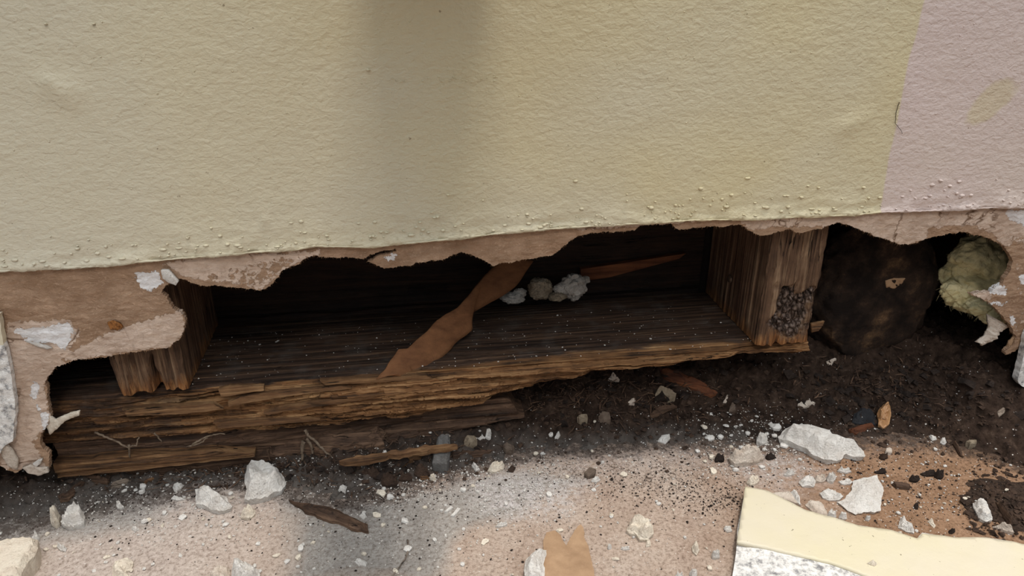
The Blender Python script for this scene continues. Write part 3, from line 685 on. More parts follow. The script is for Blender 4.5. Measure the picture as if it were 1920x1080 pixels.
# ------------------------------------------------------------ stone, insulation and shreds on the right
def lump(name, parts, mat, sub=5, amp=.12, fr=2.2, seed=0., mx=None, fold=0.):
    bm = bmesh.new()
    for (c, r) in parts:
        q = bmesh.ops.create_icosphere(bm, subdivisions=sub, radius=1)
        for v in q['verts']:
            d = v.co.normalized(); k = 1+amp*fb(d.x*fr+c[0]*50+seed, d.y*fr+c[1]*50, d.z*fr+c[2]*50, 5)+amp*.5*abs(nz(d.x*6+seed, d.y*6, d.z*6+c[0]*90))
            if fold:
                w_ = noise.voronoi(Vector((d.x*1.5+seed, d.y*1.5, d.z*1.5+c[0]*40)))[0]; k += fold*(min(.30, w_[1]-w_[0])-.2); k -= .10*max(0, .12-abs(nz(d.x*2.2+seed, d.y*2.2, d.z*2.2)))*8
            v.co = Vector((c[0]+d.x*r[0]*k, c[1]+d.y*r[1]*k, c[2]+d.z*r[2]*k))
            if mx: v.co = mx(v.co)
    me = bpy.data.meshes.new(name); bm.to_mesh(me); bm.free(); return link(name, me, M[mat])
sc_ = U(1645, 520, 1, .052)
def flatface(v):
    if v.y < .034: v.y = .034+(v.y-.034)*.18
    return v
o = lump('foundation_stone', [((sc_.x-.004, .058, sc_.z-.008), (.052, .034, .062))], 'dstone', 6, .13, 1.8, 3., flatface)
tag(o, 'large dark mottled stone inside the cavity right of the right stud', 'stone')
o = chip('tan_spot', [(1658, 525), (1675, 520), (1695, 520), (1690, 530), (1675, 540), (1660, 538)], .0335, .0012, 'kraft', o, 'tan flake on the stone')
ws = []
for px, py, y, rx, rz in [(1835, 480, .035, .019, .016), (1860, 500, .03, .016, .018), (1815, 505, .038, .016, .013), (1835, 535, .03, .02, .011), (1868, 530, .028, .015, .012), (1775, 515, .04, .007, .007), (1800, 555, .028, .012, .008), (1785, 545, .03, .009, .007), (1818, 570, .022, .012, .006), (1840, 575, .012, .012, .006), (1865, 592, .006, .010, .007)]:
    v = U(px, py, 1, y); ws.append(((v.x, v.y, v.z), (rx, rx*.7, rz)))
o = lump('insulation_wad', ws, 'wool', 5, .22, 1.6, 8.)
tag(o, 'yellow green wad of wool insulation in the right end of the hole', 'insulation')
for v, rr0 in ws[:0]: pass
fv, ff = [], []
for i in range(500):
    c, r = random.choice(ws); d = Vector((random.gauss(0, 1), random.gauss(-.6, .8), random.gauss(0, 1))).normalized()
    p = Vector((c[0]+d.x*r[0]*.98, c[1]+d.y*r[1]*.98, c[2]+d.z*r[2]*.98)); t = Vector((random.gauss(0, 1), random.gauss(0, .5), random.gauss(0, 1))).normalized()
    L = random.uniform(.002, .006); q = p+t*L+d*.0015; w = d.cross(t)*.00012; b = len(fv)
    fv += [p-w, p+w, q+w*.5, q-w*.5, p+d*.0002, q+d*.0001]; ff += [(b, b+1, b+2, b+3), (b, b+4, b+5, b+3), (b+1, b+4, b+5, b+2)]
f_ = link('wool_fibre', mesh('wool_fibre', fv, ff), M['wool'], o); f_['kind'] = 'stuff'
o = ribbon('torn_paper_shred', [pt(1850, 588, -.004), pt(1852, 612, -.006), pt(1845, 628, -.008), pt(1828, 640, -.010)], [pt(1892, 612, -.008), pt(1875, 622, -.009), pt(1868, 636, -.010), pt(1840, 648, -.011)], .0014, 'tan', .0015, 30, 2., .0015)
tag(o, 'pale frayed shred of drywall paper hanging below the insulation at right', 'paper shred')
o = ribbon('torn_paper_shred', [pt(1905, 625, -.011), pt(1890, 640, -.010), pt(1884, 655, -.009)], [pt(1918, 640, -.012), pt(1906, 655, -.011), pt(1888, 664, -.010)], .0012, 'kraft', .001, 20, 5., .001)
tag(o, 'narrow tan paper shred hanging at the right edge beside white speckled trim', 'paper shred')
wv = U(1900, 728, 1, .0)
me, _ = solid('wood_block', [pw(*p, .002) for p in [(1874, 752), (1880, 718), (1890, 705), (1990, 690), (1990, 750), (1930, 752)]], [], lambda x, z: .0+.0005*nz(x*50, z*500), lambda x, z: .02, 'y')
tag(link('wood_block', me, M['owood'], None, False), 'brown wood block low at the right edge below the white trim', 'wood block')

# ------------------------------------------------------------ chunks lying on the ground
def piece(name, px, h, mat, label=None, cat='plaster chunk', parent=None, follow=True, wood=False, rough=1., base=None, top='dome', group=None):
    ys_ = [q[1] for q in px]; Hp = max(ys_)-min(ys_); ym = (max(ys_)+min(ys_))/2; hp = .5*h*2750
    if h > .003:
        if hp > .5*Hp: h *= .5*Hp/hp; hp = .5*Hp
        px = [(x, ym+(y-ym)*(Hp-hp)/Hp) for x, y in px]
    if base is None: W3 = [ray(x, y, h*.5) for x, y in px]
    else: W3 = [U(x, y, 2, base+h*(.5 if h > .003 else .45)) for x, y in px]
    cx = sum(v.x for v in W3)/len(W3); cy = sum(v.y for v in W3)/len(W3)
    # main axis
    sxx = sum((v.x-cx)**2 for v in W3); syy = sum((v.y-cy)**2 for v in W3); sxy = sum((v.x-cx)*(v.y-cy) for v in W3)
    th = .5*math.atan2(2*sxy, sxx-syy); ct, st = math.cos(th), math.sin(th)
    Q = [((v.x-cx)*ct+(v.y-cy)*st, -(v.x-cx)*st+(v.y-cy)*ct) for v in W3]
    ext = max(math.hypot(*q) for q in Q); sd = random.random()*50
    Q = rag(Q, ext/16, ext*.035*rough, True, sd)
    s = ext/11; ins = []
    yy = min(b for a, b in Q)
    while yy < max(b for a, b in Q):
        xx = min(a for a, b in Q)
        while xx < max(a for a, b in Q):
            a, b = xx+random.uniform(-.25, .25)*s, yy+random.uniform(-.25, .25)*s
            if inpoly(a, b, Q) and pdist(a, b, Q) > s*.35: ins.append((a, b))
            xx += s
        yy += s
    zc = G(cx, cy) if base is None else base
    def gz(a, b):
        if base is not None or not follow: return zc
        return G(cx+a*ct-b*st, cy+a*st+b*ct)
    def tp(a, b):
        d = pdist(a, b, Q)/ext
        if wood: e = min(1, .35+d*6)*(1+.35*nz(a*70, b*900, sd))
        elif top == 'flat': e = min(1., .75+d*3)+.05*fb(a/ext*4, b/ext*4, sd)
        else: e = min(1, .35+1.1*sm(0, .35, d))*(.8+.45*fb(a/ext*1.6, b/ext*1.6, sd, 2))+.10*fb(a/ext*7, b/ext*7, sd, 3)-.10*abs(nz(a/ext*3, b/ext*3, sd+3))
        return gz(a, b)-zc+h*max(.12, e)
    me, _ = solid(name, Q, ins, tp, lambda a, b: gz(a, b)-zc-.0005)
    if not wood and h > .003:   # tuck the underside in
        n = len(me.vertices)//2
        for v in me.vertices[n:]: v.co.x *= .93; v.co.y *= .93
    o = link(name, me, M[mat], parent, False); o.location = (cx, cy, zc); o.rotation_euler = (0, 0, th)
    if label: tag(o, label, cat, group)
    return o
def blobpx(cx, cy, rx, ry, n=9, rot=0., j=.25):
    out = []
    for i in range(n):
        t = 2*math.pi*i/n+random.uniform(-.2, .2); r = 1+random.uniform(-j, j)
        a, b = rx*math.cos(t)*r, ry*math.sin(t)*r
        out.append((cx+a*math.cos(rot)-b*math.sin(rot), cy+a*math.sin(rot)+b*math.cos(rot)))
    return out
PC = 'plaster_chunk'
big = [
 (PC, [(462,860),(475,851),(490,853),(505,855),(520,865),(530,880),(535,900),(528,915),(512,922),(505,930),(490,935),(465,940),(455,935),(462,915),(458,900),(457,880)], .015, 'white', 'tall folded white plaster lump on the soil edge below the left plate'),
 (PC, [(364,905),(380,902),(395,908),(410,918),(422,925),(430,938),(435,948),(425,955),(408,960),(395,955),(380,945),(366,942)], .011, 'white', 'angular white plaster chunk just left of the tall folded lump'),
 (PC, [(455,955),(465,942),(478,950),(478,962),(465,974),(450,970)], .006, 'cream', 'small cream plaster piece in front of the tall folded lump'),
 (PC, [(112,978),(125,955),(140,943),(155,945),(158,960),(155,978),(135,988),(125,988)], .013, 'white', 'blocky white plaster chunk on the left floor, right of a narrow upright one'),
 (PC, [(92,952),(100,945),(111,950),(108,975),(100,985),(92,975)], .014, 'cream', 'narrow upright cream plaster piece at left with a brown top'),
 (PC, [(-40,1040),(-20,1025),(20,1015),(60,1010),(75,1010),(75,1030),(60,1060),(48,1085),(40,1110),(-40,1120)], .0149, 'cream', 'large pale plaster block cut by the lower left corner'),
 (PC, [(58,1010),(62,998),(70,996),(73,1003),(72,1012)], .010, 'white', 'small white bit leaning on the large corner block'),
 (PC, [(210,1055),(225,1048),(240,1040),(250,1048),(245,1060),(235,1070),(245,1078),(230,1085),(210,1080)], .006, 'cream', 'crumbly cream plaster cluster at the lower left of the floor'),
 (PC, [(432,1072),(435,1050),(450,1045),(465,1042),(480,1055),(487,1070),(480,1095),(435,1097)], .011, 'white', 'white plaster lump cut by the bottom border left of the long thin strand'),
 (PC, [(390,1078),(400,1060),(420,1052),(432,1062),(426,1095),(395,1095)], .006, 'tan', 'flat tan plaster piece at the bottom border beside a white lump'),
 (PC, [(914,882),(920,868),(932,861),(946,866),(944,875),(930,884),(922,886)], .006, 'cream', 'cream angular plaster piece at the soil edge right of the grey stone'),
 (PC, [(1458,812),(1470,795),(1485,782),(1505,778),(1525,785),(1550,798),(1575,815),(1580,822),(1600,825),(1620,840),(1624,857),(1610,858),(1590,852),(1575,862),(1555,866),(1540,860),(1510,838),(1480,825)], .014, 'white', 'largest white plaster slab tilted on the soil edge right of centre'),
 (PC, [(1367,848),(1380,838),(1400,832),(1420,830),(1425,842),(1435,853),(1420,862),(1400,868),(1378,872),(1370,862)], .012, 'tan', 'greyish angular plaster chunk left of the largest white slab'),
 (PC, [(1420,810),(1430,805),(1440,812),(1440,828),(1428,832),(1419,825)], .010, 'white', 'rounded white plaster bit between grey chunk and largest white slab'),
 (PC, [(1400,902),(1408,892),(1418,889),(1425,895),(1420,905),(1408,910)], .006, 'cream', 'small cream plaster piece just above the pale yellow drywall corner'),
 (PC, [(1600,897),(1620,890),(1645,884),(1650,895),(1658,910),(1652,935),(1652,958),(1640,962),(1620,960),(1605,965),(1590,958),(1577,945),(1570,940),(1585,932),(1597,915)], .005, 'white', 'large flat white plaster plate with ragged foot on the right floor'),
 (PC, [(1537,918),(1550,913),(1565,920),(1582,926),(1575,938),(1555,937),(1543,930)], .006, 'white', 'white plaster piece touching the left side of the large flat plate'),
 (PC, [(1498,902),(1508,890),(1525,887),(1530,898),(1528,912),(1505,912)], .005, 'white', 'leftmost of the white pieces in a row above the pale yellow drywall'),
 (PC, [(1528,890),(1545,888),(1550,896),(1545,903),(1530,902)], .006, 'tan', 'second piece in the row of white bits above the pale yellow drywall'),
 (PC, [(1550,890),(1560,884),(1568,893),(1562,905),(1552,898)], .006, 'white', 'third upright piece in the row of white bits above the yellow drywall'),
 (PC, [(1572,898),(1585,896),(1600,900),(1595,908),(1578,907)], .004, 'white', 'flat oval white flake at the upper left of the large flat plate'),
 (PC, [(1570,880),(1580,873),(1598,883),(1588,887)], .004, 'white', 'white flake just below the largest white slab'),
 (PC, [(1470,888),(1480,878),(1490,885),(1480,892)], .005, 'white', 'white bit on the floor left of the row above the yellow drywall'),
 (PC, [(1510,945),(1520,935),(1540,940),(1550,955),(1555,968),(1530,965)], .003, 'tan', 'thin tan flake tucked against the yellow drywall upper edge'),
 (PC, [(1447,925),(1480,922),(1488,930),(1500,945),(1490,943),(1470,936)], .002, 'tan', 'thin pinkish flake lying along the yellow drywall upper edge, left end'),
 (PC, [(1480,918),(1490,914),(1500,928),(1502,948),(1492,940)], .005, 'white', 'dirty white plaster bit on the thin pinkish flake'),
 (PC, blobpx(1560,964,9,9), .006, 'white', 'left of two round white nubs by the yellow drywall edge'),
 (PC, blobpx(1581,966,9,7), .006, 'white', 'right of two round white nubs by the yellow drywall edge'),
 (PC, blobpx(1628,970,5,5), .004, 'white', 'tiny white nub below the large flat plate'),
 (PC, [(1825,938),(1835,930),(1848,932),(1860,955),(1862,975),(1850,979),(1835,970),(1832,955)], .007, 'white', 'white plaster chip on the soil heap near the right border'),
 (PC, [(1862,978),(1880,978),(1898,990),(1903,1000),(1885,992)], .006, 'tan', 'long tan plaster strip at the foot of the right soil heap'),
 (PC, [(1685,985),(1688,970),(1695,966),(1702,978),(1715,990),(1715,1000),(1700,995)], .005, 'white', 'ragged white plaster bit above the middle of the yellow drywall'),
 (PC, [(1740,975),(1746,972),(1755,984),(1752,988),(1744,980)], .003, 'cream', 'small bent cream sliver right of the ragged white bit'),
 (PC, [(1175,990),(1180,975),(1185,962),(1200,958),(1210,968),(1225,978),(1226,1000),(1215,1012),(1200,1012),(1192,1000),(1182,997)], .009, 'cream', 'knobbly cream plaster lump alone on the middle right floor'),
 (PC, blobpx(1216,1018,6,5), .003, 'cream', 'small chip touching the front of the knobbly cream lump'),
 (PC, blobpx(1172,1026,9,6), .005, 'white', 'white chip in front of the knobbly cream lump'),
 (PC, blobpx(1143,1024,4,5), .004, 'white', 'tiny white chip left of the one in front of the knobbly lump'),
 (PC, [(1298,1022),(1302,1010),(1308,1012),(1312,1030),(1306,1041),(1299,1032)], .005, 'cream', 'narrow cream chip on the floor left of the yellow drywall'),
 (PC, blobpx(1342,1037,9,8), .006, 'white', 'round white chip close to the left edge of the yellow drywall'),
 (PC, blobpx(1364,990,8,4,8,.3), .003, 'white', 'flat white flake beside the left edge of the yellow drywall'),
 (PC, blobpx(1274,1076,8,6), .004, 'white', 'left of two white chips at the bottom border before the yellow drywall'),
 (PC, blobpx(1301,1073,8,7), .005, 'white', 'right of two white chips at the bottom border before the yellow drywall'),
 (PC, [(985,1045),(995,1030),(1010,1018),(1025,1020),(1020,1050),(1022,1095),(985,1095),(982,1065)], .009, 'white', 'white plaster chunk lying on the left edge of the brown paper'),
 (PC, [(1496,760),(1500,750),(1525,743),(1530,750),(1510,763)], .007, 'tan', 'greyish oblong plaster bit on dark soil above the largest white slab'),
 (PC, [(1233,825),(1240,815),(1255,812),(1257,820),(1248,830)], .003, 'white', 'bluish white flake on grey dusty soil in the middle'),
 (PC, [(1438,795),(1446,788),(1456,797),(1450,803)], .004, 'white', 'white flake touching the upper left end of the largest slab'),
 (PC, [(1140,710),(1148,695),(1155,698),(1162,712),(1148,716)], .006, 'tan', 'pale chip in the dark soil under the middle of the plate'),
 (PC, [(1175,756),(1184,743),(1192,747),(1190,758)], .004, 'tan', 'small pale chip in the dark soil left of the triangular stone'),
 (PC, [(1356,755),(1362,738),(1366,740),(1364,756)], .004, 'tan', 'thin upright pale chip in the dark soil right of the dark plank'),
 (PC, [(1367,770),(1370,752),(1380,756),(1380,772)], .006, 'brownstone', 'brown knob beside the thin upright pale chip'),
 (PC, [(1543,680),(1552,672),(1562,675),(1560,685),(1549,688)], .005, 'tan', 'beige crumb on dark soil below the right stud foot'),
 (PC, [(1556,676),(1565,672),(1568,674),(1561,680)], .002, 'tan', 'flat pale flake beside the beige crumb below the right stud'),
 (PC, [(895,820),(905,812),(910,818),(900,823)], .004, 'white', 'bluish white bit right of the round brown stone'),
 (PC, [(910,818),(913,800),(922,808),(920,824)], .005, 'white', 'upright bluish white chip on soil right of the grey stone'),
 (PC, [(1040,820),(1045,808),(1051,812),(1046,822)], .004, 'white', 'small bluish white chip on soil above the white dusty patch'),
 (PC, [(1742,815),(1750,815),(1757,822),(1748,824)], .003, 'white', 'left of two bright white bits on the right soil edge'),
 (PC, blobpx(1769,826,6,5), .003, 'white', 'right of two bright white bits on the right soil edge'),
 (PC, [(323,912),(330,905),(345,904),(338,915),(326,922)], .004, 'white', 'bluish flake on soil left of the angular white chunk'),
 (PC, [(320,932),(328,926),(340,930),(348,935),(330,938)], .004, 'white', 'cracked bluish flake below another flake left of the angular chunk'),
 (PC, [(217,940),(225,938),(232,948),(226,954),(218,950)], .005, 'white', 'white chip at the left soil edge below the dark twig'),
 (PC, [(634,917),(642,908),(650,910),(647,922)], .003, 'white', 'bluish flake on the soil edge above the dark splinter'),
 (PC, [(660,920),(670,912),(684,904),(684,912),(672,921)], .002, 'tan', 'curled pale flake right of the bluish flake above the dark splinter'),
 (PC, [(673,965),(680,960),(687,966),(681,972)], .003, 'white', 'bluish flake beside the tip end of the dark splinter'),
 (PC, [(664,1050),(672,1046),(688,1052),(686,1059),(672,1058)], .003, 'white', 'bluish flake on grey floor near the long thin strand'),
 (PC, [(805,893),(812,888),(818,894),(812,902)], .005, 'cream', 'cream chip just below the grey stone'),
 (PC, [(884,868),(890,866),(900,878),(892,884)], .004, 'white', 'white chip left of the cream angular piece'),
 (PC, [(833,960),(845,950),(850,952),(838,961)], .002, 'white', 'left of a pair of bluish parallel flakes on the floor'),
 (PC, [(845,968),(858,952),(864,955),(852,968)], .002, 'white', 'right of a pair of bluish parallel flakes on the floor'),
 (PC, [(928,985),(940,978),(951,975),(951,982),(935,988)], .004, 'white', 'oblong white chip on the floor in the lower middle'),
 (PC, [(1108,900),(1115,892),(1127,895),(1118,905)], .004, 'white', 'white chip beside a brown stone on the lit floor'),
 (PC, [(228,958-0),(234,1058-96),(230,966)], .003, 'cream', 'tiny cream fleck at left floor'),
 (PC, [(105,1020),(112,1015),(124,1024),(122,1034),(112,1030)], .005, 'white', 'white chip on the floor right of the large corner block'),
 (PC, [(246,990),(255,987),(260,990),(254,995)], .003, 'white', 'lone small white chip in the left floor'),
 ('grey_stone', [(811,882),(813,855),(818,840),(820,822),(828,814),(843,815),(845,840),(843,865),(838,884)], .011, 'grey', 'oblong smooth grey stone standing in the soil, crossed by a splinter'),
 ('pebble', [(870,835),(875,818),(890,818),(895,830),(885,838)], .008, 'beigestone', 'round brown grey stone right of the oblong grey stone'),
 ('pebble', [(1122,785),(1130,772),(1143,778),(1145,795),(1132,797)], .008, 'brownstone', 'rounded dull brown stone in the middle dark soil'),
 ('pebble', [(1082,785),(1090,777),(1101,778),(1102,788),(1088,793)], .006, 'beigestone', 'yellowish pebble left of the rounded dull brown stone'),
 ('pebble', [(1228,750),(1233,728),(1240,724),(1268,745),(1252,752)], .009, 'beigestone', 'triangular speckled stone in dark soil beside the dark plank'),
 ('pebble', [(943,838),(950,830),(965,842),(960,852),(948,848)], .006, 'brownstone', 'brown stone left of the middle of the dusty soil'),
 ('pebble', [(1095,890),(1105,876),(1118,882),(1115,893),(1102,898)], .004, 'brownstone', 'flat brown stone at the dusty soil edge in the middle'),
 ('pebble', blobpx(1666,846,7,5), .003, 'tan', 'pinkish oval pebble on brown floor right of the largest slab'),
 ('pebble', blobpx(1822,832,10,8), .006, 'beigestone', 'grey pebble on the floor edge near the right soil'),
 ('slate_piece', [(1598,792),(1602,770),(1615,758),(1635,762),(1642,778),(1645,795),(1610,797)], .005, 'slate', 'dark blue grey slate piece beside the brown seed shell'),
 ('seed_shell', [(1645,770),(1650,758),(1662,746),(1670,755),(1672,775),(1668,795),(1658,802),(1648,795),(1648,783)], .008, 'seed', 'orange brown pointed seed shell on the right soil'),
 ('soil_clod', blobpx(728,897,18,16), .012, 'clod', 'largest round brown soil clod left of the grey stone foot'),
 ('soil_clod', blobpx(790,880,16,12), .010, 'clod', 'brown soil clod touching the left side of the grey stone'),
 ('soil_clod', blobpx(696,882,17,13), .010, 'clod', 'brown soil clod left of the largest round clod'),
 ('soil_clod', blobpx(762,893,13,10), .008, 'clod', 'brown soil clod between largest round clod and grey stone'),
 ('soil_clod', blobpx(1350,856,10,9), .008, 'blackclod', 'black soil clod left of the greyish angular chunk'),
 ('soil_clod', blobpx(1445,854,10,8), .007, 'blackclod', 'black soil clod right of the greyish angular chunk'),
 ('soil_clod', blobpx(1716,895,9,7), .006, 'blackclod', 'black clod at the left end of the clod row on the brown floor'),
 ('soil_clod', blobpx(1740,885,14,8), .007, 'blackclod', 'black clod in the middle of the clod row on the brown floor'),
 ('soil_clod', blobpx(1763,888,9,8), .007, 'blackclod', 'black clod at the right end of the clod row on the brown floor'),
 ('soil_clod', blobpx(1652,882,12,5), .004, 'blackclod', 'flat black clod above the right corner of the large flat plate'),
 ('soil_clod', blobpx(1718,948,5,4), .003, 'blackclod', 'small black clod alone on the brown floor right of the flat plate'),
 ('soil_clod', blobpx(1785,995,6,4), .003, 'blackclod', 'small black clod above the yellow drywall edge toward the right'),
 ('soil_clod', blobpx(1657,855,9,6), .005, 'clod', 'dark crumb cluster right of the largest slab tip'),
 ('soil_clod', blobpx(1415,840,1,1), .001, 'clod', None),
 ('fabric_scrap', [(1020,1020),(1025,1000),(1040,995),(1050,1005),(1062,1024),(1075,1000),(1088,984),(1095,1000),(1105,1040),(1117,1095),(1020,1095)], .0014, 'kraft', 'brown paper sheet with a notched top edge at the bottom border'),
]
for name, px, h, mat, label in big:
    if label is None or len(px) < 4: continue
    cat = {'plaster_chunk': 'plaster chunk', 'grey_stone': 'stone', 'pebble': 'stone', 'slate_piece': 'slate', 'seed_shell': 'seed', 'soil_clod': 'soil clod', 'fabric_scrap': 'paper'}[name]
    if name == 'fabric_scrap': name = 'paper_sheet'
    piece(name, px, h, mat, label, cat, top='flat' if h < .003 or cat == 'stone' or h == .0149 else 'dome', rough=.6 if cat in ('stone', 'slate', 'seed') else 1.)
# wood bits
for px, h, mat, label in [
 ([(540,930),(560,935),(600,945),(620,945),(650,962),(688,983),(691,998),(670,995),(640,980),(600,968),(570,955)], .006, 'dwood', 'dark brown splinter lying on grey floor in the lower left middle'),
 ([(640,868),(655,860),(700,850),(760,838),(850,823),(856,829),(800,842),(740,852),(700,862),(660,872)], .009, 'owood', 'long brown splinter crossing the oblong grey stone'),
 ([(740,872),(752,860),(775,848),(800,848),(790,856),(765,864),(748,878)], .006, 'owood', 'short pale brown splinter below the long splinter'),
 ([(1592,805),(1610,797),(1635,790),(1640,797),(1622,807),(1605,815)], .004, 'rwood', 'short brown slat below the dark slate piece'),
 ([(1238,688),(1252,684),(1300,705),(1345,735),(1335,745),(1300,730),(1245,705)], .004, 'rwood', 'dark reddish plank sunk in soil under the right part of the plate'),
 ([(1215,780),(1235,760),(1262,754),(1270,758),(1240,772),(1222,782)], .004, 'dwood', 'dull grey wood flake below the triangular speckled stone'),
 ([(1785,828),(1795,831),(1807,855),(1800,852)], .003, 'dwood', 'dark pointed wood sliver on brown floor near the right soil'),
 ([(1672,906),(1680,905),(1708,911),(1706,916),(1680,913)], .003, 'dwood', 'short brown stick on the brown floor right of the flat plate'),
 ([(345,862),(380,850),(440,836),(560,800),(700,786),(725,800),(720,830),(600,842),(560,848),(420,868),(360,872)], .012, 'dwood', 'broad dark board lying on soil beneath the plate, left of centre'),
 ([(262,818),(300,822),(355,842),(352,856),(320,850),(280,838)], .004, 'gwood', 'grey splintered wood piece below the left stud'),
 ([(720,820),(760,806),(820,795),(808,806),(760,820),(730,826)], .005, 'dwood', 'dark brown splinter above the long brown splinter'),
 ([(848,845),(870,840),(925,838),(915,846),(880,856),(850,858)], .005, 'dwood', 'dark wood bit right of the grey stone foot'),
 ([(145,890),(160,886),(205,898),(200,906),(170,900)], .004, 'dwood', 'dark curved twig on the left soil below the torn drywall foot'),
 ([(108,930),(125,925),(150,898),(158,900),(130,936),(112,940)], .004, 'dwood', 'brown twig crossing the left soil above the blocky chunk'),
 ([(205,912),(225,898),(245,896),(240,904),(215,915)], .004, 'gwood', 'grey brown twig on the left soil'),
 ([(268,905),(282,898),(292,898),(280,908)], .003, 'owood', 'short yellowish wood chip on the left soil'),
 ([(268,880),(272,862),(280,848),(290,850),(280,868),(272,884)], .004, 'owood', 'upright brown splinter leaning below the grey splintered piece'),
 ([(785,894),(800,892),(806,896),(790,898)], .002, 'owood', 'tiny tan wood chip left of the cream chip below the grey stone'),
 ([(1868,772),(1880,762),(1892,756),(1895,760),(1884,772),(1874,780)], .002, 'gwood', 'pale curled leaf on the soil near the right wood block'),
 ([(1868,935),(1880,945),(1900,975),(1895,985),(1875,955)], .005, 'dwood', 'dark wood piece on the right soil heap'),
]:
    o = piece('wood_splinter', px, h, mat, label, 'wood splinter', wood=True)
    if label.startswith('long brown'): o.location.z += .0085; o.location.y -= .0105
# white lumps on the back of the plate
for cs, mat, label in [
 ([(962, 558, .070, .0085, .004), (975, 549, .072, .0045, .0035)], 'cream', 'leftmost small white lump on the plate deep in the cavity'),
 ([(1014, 541, .071, .0088, .0078), (1008, 549, .069, .006, .004)], 'tan', 'round tan lump between two white lumps on the plate'),
 ([(1076, 538, .070, .0098, .0098), (1050, 541, .068, .0045, .0038), (1097, 525, .074, .0035, .003)], 'white', 'largest white lump on the plate deep in the cavity'),
 ([(1045, 556, .066, .007, .0028)], 'tan', 'flat brownish scrap before the largest white lump on the plate')]:
    W_ = []
    for cx, cy, y, rx, rz in cs:
        v = U(cx, cy, 1, y); W_.append(((v.x, v.y, max(v.z, PT+rz*.8)), (rx, rx*.8, rz)))
    tag(lump(PC, W_, 'lump' if mat != 'tan' else 'beigestone', 5, .2, 1.3, cs[0][0], None, .5), label, 'plaster chunk')
# pale yellow drywall piece in the foreground
dp = [(1397,914),(1440,922),(1510,958),(1570,975),(1610,987),(1670,996),(1718,1012),(1728,1002),(1790,1010),(1850,1010),(1900,1018),(1960,1035),(2040,1130),(2040,1300),(1350,1300),(1380,1020)]
base_ = piece('drywall_piece', dp, .0075, 'speck', 'large pale yellow painted drywall piece with white torn face, lower right corner', 'drywall piece', follow=False, rough=.25, top='flat', base=.0005)
pp = [(1397,914),(1440,922),(1510,958),(1570,975),(1610,987),(1670,996),(1718,1012),(1728,1002),(1790,1010),(1850,1010),(1900,1018),(1960,1035),(2040,1130),(2040,1200),(1800,1180),(1700,1112),(1620,1080),(1560,1058),(1480,1040),(1440,1030),(1381,1018)]
W3 = [U(x, y, 2, .0085) for x, y in pp]; inv = base_.matrix_basis.inverted()
Q = rag([((inv @ v).x, (inv @ v).y) for v in W3], .0012, .0003, True, 1.)
ins = []; x0, x1 = min(a for a, b in Q), max(a for a, b in Q); y0, y1 = min(b for a, b in Q), max(b for a, b in Q)
for i in range(70):
    for j in range(50):
        a, b = lerp(x0, x1, (i+.5)/70), lerp(y0, y1, (j+.5)/50)
        if inpoly(a, b, Q) and pdist(a, b, Q) > .001: ins.append((a, b))
me, _ = solid('paint_skin', Q, ins, lambda a, b: .0090+.0004*fb(a*50, b*50, 3), lambda a, b: .0066)
o = link('paint_skin', me, M['ypaint'], base_); o['label'] = 'smooth pale yellow paint'
piece(PC, [(1626,1055),(1635,1050),(1645,1056),(1640,1060)], .002, 'cream', 'small cream flake lying on the pale yellow drywall', base=.0095)

# ------------------------------------------------------------ small white chips: individual copies
protos = []
for k in range(6):
    s = .0016; px = []
    me_pts = [(math.cos(2*math.pi*i/8+random.uniform(-.25, .25))*s*random.uniform(.6, 1.3), math.sin(2*math.pi*i/8)*s*random.uniform(.5, 1.)) for i in range(8)]
    me, _ = solid('plaster_chip', me_pts, [(0, 0), (s*.3, s*.1), (-s*.3, -s*.1)], lambda a, b: (.0013 if k % 2 else .0007)*(1.15-.5*(abs(a)+abs(b))/s)+.0001, lambda a, b: 0.)
    me.materials.append(M['white' if k % 3 else 'cream']); protos.append(me)
zones = [  # px box, count, size, label, group
 ((0, 1000, 560, 1080), 34, (.6, 1.5), 'small white plaster crumb scattered on the pinkish floor at lower left', 'plaster crumbs on the lower left floor'),
 ((150, 880, 460, 990), 38, (.5, 1.4), 'small white plaster crumb scattered along the left soil edge', 'plaster crumbs along the left soil edge'),
 ((560, 900, 880, 1080), 40, (.5, 1.6), 'small white plaster crumb scattered on the grey floor left of centre', 'plaster crumbs on the grey floor'),
 ((880, 860, 1340, 1080), 46, (.5, 1.4), 'small white plaster crumb scattered on the dusty middle floor', 'plaster crumbs on the middle floor'),
 ((1300, 770, 1500, 905), 44, (.6, 1.8), 'small white plaster crumb scattered around the greyish angular chunk', 'plaster crumbs beside the largest slab'),
 ((1640, 840, 1900, 1000), 30, (.4, 1.2), 'small white plaster crumb scattered on the brown floor at right', 'plaster crumbs on the right brown floor'),
 ((480, 790, 1300, 860), 34, (.4, 1.3), 'small white plaster crumb scattered on the dark soil before the plate', 'plaster crumbs on the dark soil')]
for (bx0, by0, bx1, by1), cnt, (s0, s1), lab, grp in zones:
    for i in range(cnt):
        v = ray(random.uniform(bx0, bx1), random.uniform(by0, by1))
        o = bpy.data.objects.new('plaster_crumb', random.choice(protos)); C.objects.link(o)
        s = random.uniform(s0, s1)*random.choice([.7, .7, 1, 1.3]); o.scale = (s, s, s)
        o.location = (v.x, v.y, G(v.x, v.y)+(.0012 if G(v.x, v.y) > .001 else .0002)); o.rotation_euler = (random.uniform(-.3, .3), random.uniform(-.3, .3), random.uniform(0, 6.3))
        tag(o, lab, 'plaster crumb', grp)
